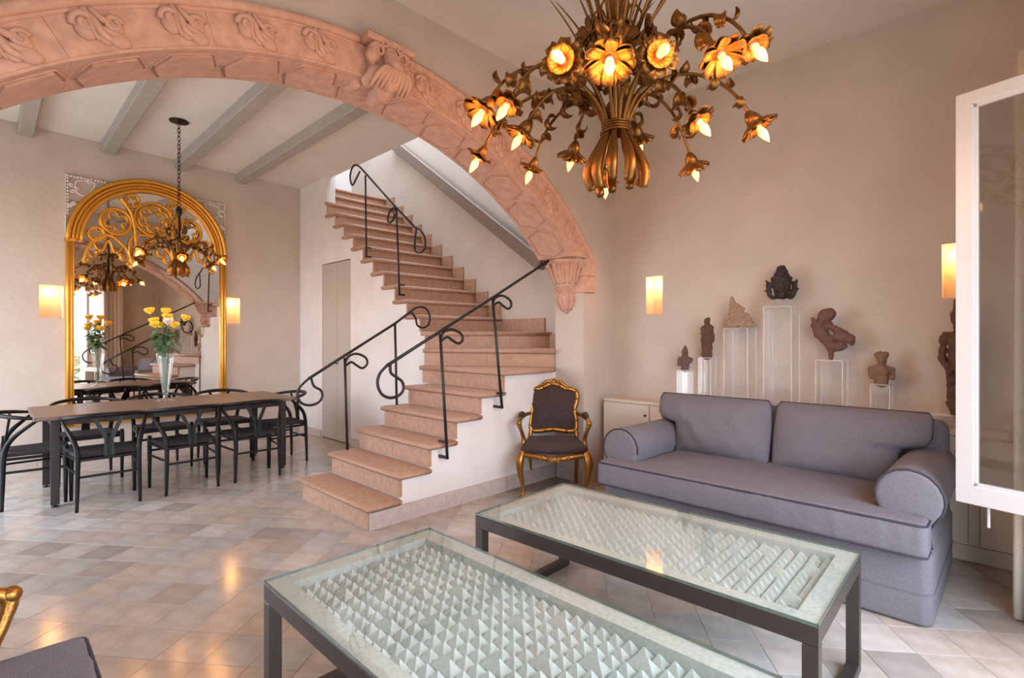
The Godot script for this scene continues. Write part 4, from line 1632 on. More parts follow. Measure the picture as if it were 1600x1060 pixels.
func wishbone(t: Node3D) -> void:
	var st := S()
	for s in [-1.0, 1.0]:
		st = S()
		tube(st, PackedVector3Array([Vector3(s * 0.235, 0.0, 0.215), Vector3(s * 0.235, 0.2, 0.215), Vector3(s * 0.235, 0.40, 0.215), Vector3(s * 0.235, 0.475, 0.215)]), PackedFloat32Array([0.012, 0.016, 0.019, 0.016]), 10)
		mk(t, "leg", st, M.black)
		st = S()
		var p := through([Vector3(s * 0.205, 0.0, -0.20), Vector3(s * 0.20, 0.25, -0.195), Vector3(s * 0.20, 0.46, -0.185), Vector3(s * 0.225, 0.57, -0.14), Vector3(s * 0.262, 0.66, -0.05), Vector3(s * 0.275, 0.705, 0.005)], 5)
		tube(st, p, ramp([0.012, 0.017, 0.019, 0.018, 0.014, 0.012], p.size()), 10)
		mk(t, "leg", st, M.black)
		st = S()
		rod(st, Vector3(s * 0.235, 0.30, 0.21), Vector3(s * 0.203, 0.30, -0.19), 0.010)
		rod(st, Vector3(s * 0.235, 0.405, 0.21), Vector3(s * 0.203, 0.405, -0.19), 0.012)
		mk(t, "side_stretcher", st, M.black)
	st = S()
	rod(st, Vector3(-0.235, 0.34, 0.215), Vector3(0.235, 0.34, 0.215), 0.010)
	rod(st, Vector3(-0.235, 0.415, 0.215), Vector3(0.235, 0.415, 0.215), 0.013)
	mk(t, "front_stretcher", st, M.black)
	st = S()
	rod(st, Vector3(-0.203, 0.27, -0.195), Vector3(0.203, 0.27, -0.195), 0.010)
	rod(st, Vector3(-0.203, 0.405, -0.19), Vector3(0.203, 0.405, -0.19), 0.013)
	mk(t, "rear_stretcher", st, M.black)
	# woven seat, dished
	st = S()
	var g := []
	for i in 9:
		var fz := i / 8.0
		var row := PackedVector3Array()
		for j in 9:
			var fx := j / 8.0 * 2.0 - 1.0
			var hw := lerpf(0.205, 0.24, fz)
			row.append(Vector3(fx * hw, 0.435 - 0.022 * (1.0 - fx * fx) * sin(PI * fz), lerpf(-0.19, 0.22, fz)))
		g.append(row)
	shell(st, g, 0.026)
	mk(t, "woven_seat", st, M.cord)
	# steam bent top rail
	st = S()
	var rp := PackedVector3Array()
	for k in 25:
		var a := lerpf(-0.12, PI + 0.12, k / 24.0)
		rp.append(Vector3(0.285 * cos(a), 0.715 + 0.04 * maxf(0.0, sin(a)), 0.02 - 0.265 * sin(a)))
	tube(st, rp, ramp([0.010, 0.016, 0.019, 0.016, 0.010], 25), 10)
	mk(t, "top_rail", st, M.black)
	# Y shaped splat
	st = S()
	for s in [-1.0, 1.0]:
		var pp := PackedVector2Array([Vector2(s * 0.004, 0.42), Vector2(s * 0.035, 0.42), Vector2(s * 0.03, 0.55), Vector2(s * 0.115, 0.755), Vector2(s * 0.088, 0.757), Vector2(s * 0.012, 0.585), Vector2(s * 0.004, 0.56)])
		prism(st, pp, -0.006, 0.006, Transform3D(Basis(Vector3(1, 0, 0), 0.13), Vector3(0, 0.0, -0.245)))
	bb(st, -0.012, 0.012, 0.405, 0.57, -0.198, -0.184, 0.002)
	mk(t, "splat", st, M.black)

func build_roses() -> void:
	var heads := [[Vector3(-0.13, 0.80, 0.03), 0], [Vector3(-0.02, 0.80, -0.04), 0], [Vector3(-0.06, 0.70, 0.07), 0], [Vector3(0.03, 0.74, 0.02), 0], [Vector3(0.18, 0.73, -0.02), 0], [Vector3(0.08, 0.69, 0.08), 1], [Vector3(0.12, 0.66, 0.05), 0], [Vector3(-0.03, 0.66, 0.10), 0], [Vector3(-0.10, 0.66, -0.08), 0]]
	var labs := ["yellow rose highest on the left of the vase bouquet", "yellow rose highest in the middle of the vase bouquet", "large yellow rose left of centre in the vase bouquet", "yellow rose in the centre of the vase bouquet", "yellow rose farthest right in the vase bouquet", "pale cream rose low on the right of the vase bouquet", "yellow rose below the rightmost one in the vase", "low yellow rose at the front of the vase bouquet", "yellow rose at the back left of the vase bouquet"]
	var head := S()
	for ring in 3:
		var n: int = [3, 5, 6][ring]
		for k in n:
			var a: float = TAU * k / n + ring * 0.6
			var out: float = [0.10, 0.30, 0.55][ring]
			var d := Vector3(cos(a) * sin(out), cos(out), sin(a) * sin(out))
			leaf(head, [0.042, 0.046, 0.048][ring], [0.020, 0.024, 0.026][ring], -0.5, 0.5, Transform3D(Basis(d.cross(Vector3(cos(a), 0, sin(a))).normalized(), (d.cross(Vector3(-sin(a), 0, cos(a)))).normalized(), d), Vector3(cos(a), 0, sin(a)) * 0.004), 1.0, 5, 0.002)
	ball(head, Vector3(0, 0.012, 0), Vector3(0.02, 0.024, 0.02), 8, 6)
	var hm := mesh_of(head)
	var lf := S()
	leaf(lf, 0.075, 0.026, -0.5, 0.2, Transform3D(), 0.0, 6, 0.0015)
	var lm := mesh_of(lf)
	var base := Vector3(1.277, 0.82, -6.12)
	var cx := Vector3(0.7006, 0, 0.7137)
	var cf := Vector3(-0.7137, 0, 0.7006)
	var rng := RandomNumberGenerator.new()
	rng.seed = 3
	for k in heads.size():
		var h: Vector3 = heads[k][0]
		var tip := cx * h.x + cf * h.z + Vector3.UP * (h.y)
		var t := thing("rose", labs[k], "rose", base, 0.0, "roses in the vase")
		var foot := Vector3(h.x * 0.05, 0, h.z * 0.05)
		var st := S()
		var mid := Vector3(tip.x * 0.30, 0.40, tip.z * 0.30)
		var p := through([foot, mid, tip], 6)
		tube(st, p, 0.003, 6)
		mk(t, "stem", st, M.green)
		var d := (tip - mid).normalized()
		mk(t, "blossom", hm, M.rose_white if heads[k][1] == 1 else M.rose, Transform3D(look_y(d) * Basis(Vector3.UP, k * 1.1) * Basis.from_scale(Vector3.ONE * 1.15), tip))
		for j in 9:
			var f := rng.randf_range(0.35, 0.88)
			var at := mid.lerp(tip, (f - 0.3) / 0.7)
			var dd := Vector3(rng.randf_range(-1, 1), rng.randf_range(-0.6, 0.5), rng.randf_range(-1, 1)).normalized()
			mk(t, "leaf", lm, M.green, Transform3D(look_z(dd) * Basis.from_scale(Vector3.ONE * rng.randf_range(0.8, 1.35)), at))

# ---------------------------------------------------------------- gilt mirror
func ring_pts(c: Vector2, r: float, z: float, n := 24, a0 := 0.0, a1 := TAU) -> PackedVector3Array:
	var o := PackedVector3Array()
	for k in n:
		var a := lerpf(a0, a1, float(k) / (n if a1 - a0 > 6.2 else n - 1))
		o.append(Vector3(c.x + r * cos(a), c.y + r * sin(a), z))
	return o

func build_mirror() -> void:
	var t := thing("wall_mirror", "tall arched gilt mirror with gothic tracery on the dining wall", "mirror", MW + MD * 1.858 + Vector3(0, 0.405, 0), 0.0838)
	var ys := 2.03
	var st := S()
	var poly := PackedVector2Array([Vector2(-0.76, 0.04), Vector2(0.76, 0.04)])
	for k in 33:
		var a := PI * k / 32.0
		poly.append(Vector2(0.73 * cos(a), ys + 0.73 * sin(a)))
	prism(st, poly, 0.002, 0.022)
	mk(t, "mirror_glass", st, M.mirror)
	# carved marble spandrels
	for s in [-1.0, 1.0]:
		st = S()
		var sp := PackedVector2Array([Vector2(s * 0.812, ys - 0.02), Vector2(s * 0.812, 2.74), Vector2(s * 0.10, 2.74)])
		for k in 13:
			var a := lerpf(1.44, 0.0, k / 12.0)
			sp.append(Vector2(s * 0.735 * cos(a), ys - 0.01 + 0.735 * sin(a)))
		prism(st, sp, 0.0, 0.03)
		var pn := mk(t, "marble_spandrel", st, M.marble)
		st = S()
		var rng := RandomNumberGenerator.new()
		rng.seed = 7
		for k in 26:
			var px := rng.randf_range(0.45, 0.79)
			var py := rng.randf_range(2.25, 2.71)
			if Vector2(px, py - ys).length() < 0.84 or (px > 0.56 and px < 0.70 and py > 2.55 and py < 2.68):
				continue
			scroll(st, Vector3(s * px, py, 0.032), 0.022, s if k % 2 == 0 else -s, 0.009)
		for k in 12:
			ball(st, Vector3(s * (0.80 - 0.03 * k), 2.725, 0.032), Vector3(0.013, 0.011, 0.010), 6, 4)
			ball(st, Vector3(s * 0.797, 2.70 - 0.035 * k, 0.032), Vector3(0.011, 0.013, 0.010), 6, 4)
		tube(st, through([Vector3(s * 0.56, 2.69, 0.032), Vector3(s * 0.72, 2.68, 0.032), Vector3(s * 0.72, 2.56, 0.032), Vector3(s * 0.64, 2.54, 0.032)], 4, true), 0.006, 6, true)
		mk(pn, "marble_relief", st, M.marble)
	# side posts and bottom rail
	for s in [-1.0, 1.0]:
		st = S()
		bb(st, s * 0.745, s * 0.812, 0.0, ys, 0.0, 0.05, 0.004)
		for e in [[0.797, 0.016, 0.05], [0.765, 0.012, 0.052]]:
			tube(st, PackedVector3Array([Vector3(s * e[0], 0.0, e[2]), Vector3(s * e[0], 0.7, e[2]), Vector3(s * e[0], 1.4, e[2]), Vector3(s * e[0], ys, e[2])]), e[1], 8)
		var pst := mk(t, "side_post", st, M.gold)
		st = S()
		bb(st, s * 0.735, s * 0.822, ys - 0.02, ys + 0.025, 0.0, 0.07, 0.006)
		mk(pst, "cap", st, M.gold)
	st = S()
	bb(st, -0.745, 0.745, 0.0, 0.06, 0.0, 0.05, 0.006)
	mk(t, "bottom_rail", st, M.gold)
	# arch mouldings
	st = S()
	var band := PackedVector2Array()
	for k in 41:
		var a := PI * k / 40.0
		band.append(Vector2(0.812 * cos(a), ys + 0.812 * sin(a)))
	for k in 41:
		var a := PI - PI * k / 40.0
		band.append(Vector2(0.665 * cos(a), ys + 0.665 * sin(a)))
	prism(st, band, 0.0, 0.045)
	var am := mk(t, "arch_band", st, M.gold)
	for e in [[0.797, 0.024, 0.055], [0.755, 0.018, 0.05], [0.722, 0.014, 0.046], [0.682, 0.020, 0.05]]:
		st = S()
		tube(st, ring_pts(Vector2(0, ys), e[0], e[2], 41, 0.0, PI), e[1], 8)
		mk(am, "arch_moulding", st, M.gold)
	# tracery
	var z := 0.042
	var circles := [[Vector2(0, ys + 0.355), 0.195], [Vector2(-0.37, ys + 0.27), 0.145], [Vector2(0.37, ys + 0.27), 0.145], [Vector2(-0.215, ys + 0.535), 0.072], [Vector2(0.215, ys + 0.535), 0.072], [Vector2(-0.55, ys + 0.10), 0.075], [Vector2(0.55, ys + 0.10), 0.075]]
	for e in circles:
		st = S()
		var c: Vector2 = e[0]
		var r: float = e[1]
		tube(st, ring_pts(c, r, z, 30), 0.017 if r > 0.1 else 0.012, 8, true)
		tube(st, ring_pts(c, r * 0.86, z + 0.004, 30), 0.006, 6, true)
		var foils := 4 if r < 0.19 else 6
		for k in foils:
			var a := TAU * k / foils + 0.4
			var fc := c + Vector2(cos(a), sin(a)) * r * 0.50
			tube(st, ring_pts(fc, r * 0.30, z, 14, a - 2.2, a + 2.2), r * 0.07 + 0.003, 6)
			var a2 := a + PI / foils
			ball(st, Vector3(c.x + cos(a2) * r * 0.42, c.y + sin(a2) * r * 0.42, z), Vector3.ONE * r * 0.085, 6, 5)
		if r > 0.19:
			tube(st, ring_pts(c, r * 0.5, z, 24), 0.008, 6, true)
		mk(t, "tracery_rosette", st, M.gold)
	for cxx in [-0.44, 0.0, 0.44]:
		st = S()
		var hw := 0.22
		tube(st, through([Vector3(cxx - hw, ys - 0.21, z), Vector3(cxx - hw * 0.86, ys - 0.08, z), Vector3(cxx - hw * 0.5, ys + 0.03, z), Vector3(cxx, ys + 0.10, z), Vector3(cxx + hw * 0.5, ys + 0.03, z), Vector3(cxx + hw * 0.86, ys - 0.08, z), Vector3(cxx + hw, ys - 0.21, z)], 5), 0.016, 8)
		for s in [-1.0, 1.0]:
			tube(st, through([Vector3(cxx + s * hw * 0.9, ys - 0.09, z), Vector3(cxx + s * hw * 0.72, ys - 0.16, z), Vector3(cxx + s * hw * 0.55, ys - 0.15, z), Vector3(cxx + s * hw * 0.5, ys - 0.09, z)], 4), 0.012, 6)
			tube(st, through([Vector3(cxx + s * hw * 0.62, ys + 0.0, z), Vector3(cxx + s * hw * 0.45, ys - 0.07, z), Vector3(cxx + s * hw * 0.2, ys - 0.06, z), Vector3(cxx + s * hw * 0.12, ys + 0.0, z), Vector3(cxx, ys + 0.05, z)], 4), 0.012, 6)
			for b in [[0.5, -0.105], [0.36, -0.085], [0.24, -0.075], [0.95, -0.22], [0.84, -0.20]]:
				ball(st, Vector3(cxx + s * hw * b[0], ys + b[1], z), Vector3(0.021, 0.021, 0.018), 6, 5)
		mk(t, "tracery_arch", st, M.gold)
	for s in [-1.0, 1.0]:
		st = S()
		tube(st, through([Vector3(s * 0.22, ys - 0.21, z + 0.006), Vector3(s * 0.185, ys - 0.02, z + 0.006), Vector3(s * 0.19, ys + 0.18, z + 0.006), Vector3(s * 0.225, ys + 0.38, z + 0.006), Vector3(s * 0.33, ys + 0.55, z + 0.006)], 6), 0.02, 8)
		tube(st, through([Vector3(s * 0.22, ys - 0.21, z + 0.006), Vector3(s * 0.25, ys - 0.04, z + 0.006), Vector3(s * 0.21, ys + 0.12, z + 0.006), Vector3(s * 0.06, ys + 0.15, z + 0.006), Vector3(s * -0.02, ys + 0.13, z + 0.006)], 6), 0.015, 8)
		tube(st, through([Vector3(s * 0.66, ys - 0.18, z), Vector3(s * 0.60, ys + 0.0, z), Vector3(s * 0.46, ys + 0.10, z), Vector3(s * 0.30, ys + 0.12, z)], 6), 0.010, 8)
		ball(st, Vector3(s * 0.22, ys - 0.23, z), Vector3(0.024, 0.03, 0.02), 8, 6)
		mk(t, "tracery_rib", st, M.gold)

# ---------------------------------------------------------------- gilt armchairs
func gilt_chair(t: Node3D, cloth: Material, drop := 0.0) -> void:
	var st := S()
	# seat
	var sp := PackedVector2Array([Vector2(-0.27, 0.25), Vector2(-0.14, 0.275), Vector2(0, 0.285), Vector2(0.14, 0.275), Vector2(0.27, 0.25), Vector2(0.285, 0.20), Vector2(0.235, -0.20), Vector2(0.20, -0.23), Vector2(-0.20, -0.23), Vector2(-0.235, -0.20), Vector2(-0.285, 0.20)])
	slab(st, fine_poly(sp, 0.05), 0.385 - drop * 0.4, 0.455 - drop, 0.035 - drop * 0.25, 4, Transform3D(), true, 0.0, 0.03 - drop * 0.35)
	mk(t, "seat", st, cloth)
	# carved seat rails
	st = S()
	tube(st, through([Vector3(-0.275, 0.375, 0.235), Vector3(-0.16, 0.365, 0.262), Vector3(-0.06, 0.35, 0.275), Vector3(0, 0.34, 0.28), Vector3(0.06, 0.35, 0.275), Vector3(0.16, 0.365, 0.262), Vector3(0.275, 0.375, 0.235)], 4), 0.024, 8)
	for s in [-1.0, 1.0]:
		tube(st, through([Vector3(s * 0.275, 0.375, 0.235), Vector3(s * 0.265, 0.362, 0.0), Vector3(s * 0.225, 0.37, -0.215)], 5), 0.022, 8)
		scroll(st, Vector3(s * 0.035, 0.345, 0.298), 0.026, s, 0.008)
		scroll(st, Vector3(s * 0.11, 0.36, 0.285), 0.02, -s, 0.006)
	tube(st, PackedVector3Array([Vector3(-0.225, 0.37, -0.215), Vector3(0, 0.37, -0.225), Vector3(0.225, 0.37, -0.215)]), 0.02, 8)
	ball(st, Vector3(0, 0.345, 0.298), Vector3(0.022, 0.026, 0.014), 8, 6)
	mk(t, "seat_rail", st, M.gilt)
	# cabriole legs
	for s in [-1.0, 1.0]:
		st = S()
		var p := through([Vector3(s * 0.268, 0.40, 0.23), Vector3(s * 0.292, 0.32, 0.262), Vector3(s * 0.288, 0.22, 0.252), Vector3(s * 0.268, 0.11, 0.228), Vector3(s * 0.268, 0.04, 0.232), Vector3(s * 0.282, 0.008, 0.25)], 5)
		tube(st, p, ramp([0.028, 0.036, 0.025, 0.016, 0.015, 0.022], p.size()), 10)
		ball(st, Vector3(s * 0.282, 0.012, 0.252), Vector3(0.024, 0.013, 0.024), 8, 5)
		ball(st, Vector3(s * 0.295, 0.335, 0.275), Vector3(0.02, 0.028, 0.014), 8, 5)
		mk(t, "leg", st, M.gilt)
		st = S()
		p = through([Vector3(s * 0.222, 0.40, -0.21), Vector3(s * 0.222, 0.28, -0.225), Vector3(s * 0.215, 0.12, -0.25), Vector3(s * 0.215, 0.0, -0.28)], 5)
		tube(st, p, ramp([0.026, 0.022, 0.017, 0.018], p.size()), 10)
		mk(t, "leg", st, M.gilt)
	# back: cartouche frame, leaning
	var lean := Transform3D(Basis(Vector3(1, 0, 0), -0.17), Vector3(0, 0.44, -0.215))
	var outl := []
	for v in [Vector2(0, 0.075), Vector2(0.10, 0.062), Vector2(0.185, 0.06), Vector2(0.215, 0.09), Vector2(0.212, 0.18), Vector2(0.20, 0.26), Vector2(0.222, 0.34), Vector2(0.225, 0.405), Vector2(0.185, 0.445), Vector2(0.12, 0.455), Vector2(0.06, 0.485), Vector2(0, 0.50)]:
		outl.append(v)
	var pts := []
	for v in outl:
		pts.append(Vector3(v.x, v.y, 0))
	for k in range(outl.size() - 2, 0, -1):
		pts.append(Vector3(-outl[k].x, outl[k].y, 0))
	var loop := through(pts, 4, true)
	st = S()
	var lp := PackedVector3Array()
	for v in loop:
		lp.append(lean * v)
	tube(st, lp, 0.024, 8, true)
	# beading and knots of carving on the frame
	for k in range(0, lp.size(), 5):
		ball(st, lp[k] + lean.basis * Vector3(0, 0, 0.016), Vector3(0.018, 0.014, 0.014), 6, 5)
	mk(t, "back_frame", st, M.gilt)
	st = S()
	scroll(st, Vector3(0, 0.525, 0.012), 0.03, 1.0, 0.010)
	ball(st, Vector3(0, 0.525, 0.008), Vector3(0.022, 0.026, 0.018), 8, 6)
	for s in [-1.0, 1.0]:
		tube(st, through([Vector3(s * 0.02, 0.515, 0.01), Vector3(s * 0.06, 0.522, 0.015), Vector3(s * 0.10, 0.49, 0.012), Vector3(s * 0.15, 0.468, 0.008)], 4), ramp([0.012, 0.016, 0.008], 13), 6)
		scroll(st, Vector3(s * 0.055, 0.51, 0.014), 0.018, s, 0.006)
		scroll(st, Vector3(s * 0.205, 0.44, 0.012), 0.022, s, 0.007)
	mk(t, "crest", st, M.gilt, lean)
	st = S()
	for s in [-1.0, 1.0]:
		tube(st, through([lean * Vector3(s * 0.205, 0.09, 0), Vector3(s * 0.215, 0.46, -0.21), Vector3(s * 0.222, 0.39, -0.21)], 4), 0.02, 8)
	mk(t, "back_stile", st, M.gilt)
	st = S()
	var ip := PackedVector2Array()
	for v in loop:
		ip.append(Vector2(v.x, v.y))
	slab(st, inset(ip, 0.016), -0.016, 0.016, 0.012, 2, lean * Transform3D(Basis(Vector3(1, 0, 0), Vector3(0, 0, 1), Vector3(0, 1, 0)), Vector3.ZERO), true, 0.0, 0.016)
	mk(t, "back_panel", st, cloth)
	# arms
	for s in [-1.0, 1.0]:
		st = S()
		var ap := through([lean * Vector3(s * 0.21, 0.225, 0.0), Vector3(s * 0.262, 0.655, -0.16), Vector3(s * 0.295, 0.645, -0.02), Vector3(s * 0.30, 0.645, 0.07), Vector3(s * 0.305, 0.615, 0.125), Vector3(s * 0.288, 0.56, 0.115), Vector3(s * 0.268, 0.48, 0.085), Vector3(s * 0.272, 0.385, 0.10)], 5)
		tube(st, ap, ramp([0.017, 0.018, 0.019, 0.02, 0.022, 0.017, 0.018, 0.026], ap.size()), 8)
		ball(st, Vector3(s * 0.305, 0.625, 0.13), Vector3(0.026, 0.026, 0.026), 8, 6)
		var am := mk(t, "arm", st, M.gilt)
		st = S()
		tube(st, through([Vector3(s * 0.268, 0.668, -0.14), Vector3(s * 0.288, 0.675, -0.06), Vector3(s * 0.298, 0.668, 0.04)], 5), ramp([0.014, 0.027, 0.014], 11), 10)
		mk(am, "arm_pad", st, cloth)

func build_armchairs() -> void:
	var p := Vector3(3.575, 0, -2.985)
	var t := thing("armchair", "gilt carved armchair in dark brown velvet beside the stairs", "armchair", p, atan2(-p.x, -p.z) + 0.02)
	gilt_chair(t, M.velvet)
	t = thing("armchair", "gilt carved armchair with grey seat at the lower left corner", "armchair", Vector3(-0.075, 0, -1.765), PI / 2)
	gilt_chair(t, M.sofa, 0.05)
	t = thing("seat_pad", "thick grey piped cushion at the lower left corner", "cushion", Vector3(0.0, 0.428, -1.76), PI / 2)
	var st := S()
	var cp := fine_poly(rrect(-0.232, 0.232, -0.25, 0.215, 0.03), 0.05)
	slab(st, cp, 0.0, 0.055, 0.022, 3, Transform3D(), true, 0.0, 0.006)
	mk(t, "pad", st, M.sofa)
	st = S()
	tube(st, ring3(inset(cp, 0.003), 0.046), 0.005, 6, true)
	tube(st, ring3(inset(cp, 0.003), 0.01), 0.005, 6, true)
	mk(t, "piping", st, M.piping)

# ---------------------------------------------------------------- chandeliers
var flower_a: Mesh
var flower_b: Mesh
var leaf_a: Mesh
var leaf_b: Mesh
var leaf_c: Mesh
var bulb_m: Mesh
var socket_m: Mesh

func chandelier_pieces() -> void:
	# flowers open along +y
	var st := S()
	for ring in 2:
		var n := 7
		for k in n:
			var a := TAU * (k + 0.5 * ring) / n
			var out := 1.05 if ring == 0 else 0.55
			var r := Vector3(cos(a), 0, sin(a))
			var d := (r * sin(out) + Vector3.UP * cos(out)).normalized()
			var x := Vector3.UP.cross(r).normalized()
			leaf(st, 0.062 if ring == 0 else 0.05, 0.024, -0.7, 0.35, Transform3D(Basis(x, d.cross(x), d), r * 0.012), 1.0, 4, 0.002)
	lathe(st, [Vector2(0, -0.035), Vector2(0.012, -0.035), Vector2(0.02, -0.012), Vector2(0.026, 0.008), Vector2(0.018, 0.016), Vector2(0, 0.016)], 10)
	flower_a = mesh_of(st)
	st = S()
	for ring in 2:
		var n := 9 if ring == 0 else 6
		for k in n:
			var a := TAU * (k + 0.5 * ring) / n
			var out := 1.25 if ring == 0 else 0.8
			var r := Vector3(cos(a), 0, sin(a))
			var d := (r * sin(out) + Vector3.UP * cos(out)).normalized()
			var x := Vector3.UP.cross(r).normalized()
			leaf(st, 0.066, 0.017, 0.5 if ring == 0 else -0.5, 0.4, Transform3D(Basis(x, d.cross(x), d), r * 0.01), 1.0, 4, 0.002)
	lathe(st, [Vector2(0, -0.04), Vector2(0.010, -0.04), Vector2(0.022, -0.02), Vector2(0.028, 0.006), Vector2(0.018, 0.014), Vector2(0, 0.014)], 10)
	flower_b = mesh_of(st)
	st = S()
	leaf(st, 0.11, 0.028, -4.2, 0.5, Transform3D(), 0.0, 10)
	leaf_a = mesh_of(st)
	st = S()
	leaf(st, 0.09, 0.026, 2.6, 0.4, Transform3D(), 0.0, 8)
	leaf_b = mesh_of(st)
	st = S()
	leaf(st, 0.34, 0.011, -0.25, 0.5, Transform3D(), 0.0, 8)
	leaf_c = mesh_of(st)
	st = S()
	lathe(st, [Vector2(0, 0), Vector2(0.009, 0.0), Vector2(0.012, 0.008), Vector2(0.0185, 0.026), Vector2(0.0185, 0.036), Vector2(0.0125, 0.058), Vector2(0.005, 0.074), Vector2(0, 0.082)], 12)
	bulb_m = mesh_of(st)
	st = S()
	lathe(st, [Vector2(0, -0.03), Vector2(0.013, -0.03), Vector2(0.015, 0.0), Vector2(0.013, 0.006), Vector2(0, 0.006)], 12)
	socket_m = mesh_of(st)

func lit_flower(t: Node3D, tip: Vector3, dir: Vector3, k: int, sc: float, e: float) -> void:
	var d := dir.normalized()
	var b := look_y(d) * Basis(Vector3.UP, k * 0.9)
	var back := tip - d * 0.085 * sc
	mk(t, "flower", flower_a if k % 2 == 0 else flower_b, M.bronze, Transform3D(b * Basis.from_scale(Vector3.ONE * sc * (1.0 if k % 2 == 0 else 1.25)), back))
	var so := mk(t, "socket", socket_m, M.candle_white, Transform3D(b * Basis.from_scale(Vector3.ONE * sc), back + d * 0.03 * sc))
	so.set_meta("label", "small candle lamp socket")
	var bu := mk(t, "bulb", bulb_m, M.bulb, Transform3D(b * Basis.from_scale(Vector3.ONE * sc), back + d * 0.035 * sc))
	bu.set_meta("label", "glowing flame-shaped bulb")
	bu.cast_shadow = GeometryInstance3D.SHADOW_CASTING_SETTING_ON
	var l := OmniLight3D.new()
	l.name = "bulb_light"
	l.light_color = Color(1.0, 0.70, 0.40)
	l.light_energy = e
	l.omni_range = 14.0
	l.omni_attenuation = 2.0
	l.light_size = 0.018
	l.shadow_enabled = true
	t.add_child(l, true)
	l.position = back + d * 0.068 * sc

func arm_to(t: Node3D, tip: Vector3, dir: Vector3, k: int, sc: float, rng: RandomNumberGenerator) -> void:
	var rad := Vector3(tip.x, 0, tip.z).normalized()
	var far := Vector3(tip.x, 0, tip.z).length()
	var start := rad * 0.045 * sc + Vector3(0, -0.02, 0) * sc
	var end := tip - dir.normalized() * 0.10 * sc
	var lift := rng.randf_range(0.24, 0.36) * sc
	var p := bez(start, start + Vector3.UP * lift + rad * 0.06 * sc, end - dir.normalized() * far * 0.38 + Vector3.UP * 0.10 * sc, end, 16)
	var st := S()
	tube(st, p, ramp([0.011 * sc, 0.0095 * sc, 0.008 * sc, 0.007 * sc], p.size()), 8)
	var arm := mk(t, "arm", st, M.bronze)
	for j in 6:
		var f := [0.38, 0.5, 0.6, 0.72, 0.82, 0.92][j] as float
		var at := p[int(f * (p.size() - 1))]
		var tang := (p[mini(int(f * (p.size() - 1)) + 1, p.size() - 1)] - at).normalized()
		var side := tang.cross(Vector3.UP).normalized() * (1.0 if (j + k) % 2 == 0 else -1.0)
		var d := (tang * 0.5 + side * rng.randf_range(0.5, 1.0) + Vector3.UP * rng.randf_range(-0.7, 0.9)).normalized()
		mk(arm, "leaf", leaf_a if (j + k) % 3 != 0 else leaf_b, M.bronze, Transform3D(look_z(d) * Basis.from_scale(Vector3.ONE * sc * rng.randf_range(0.7, 1.15)), at))

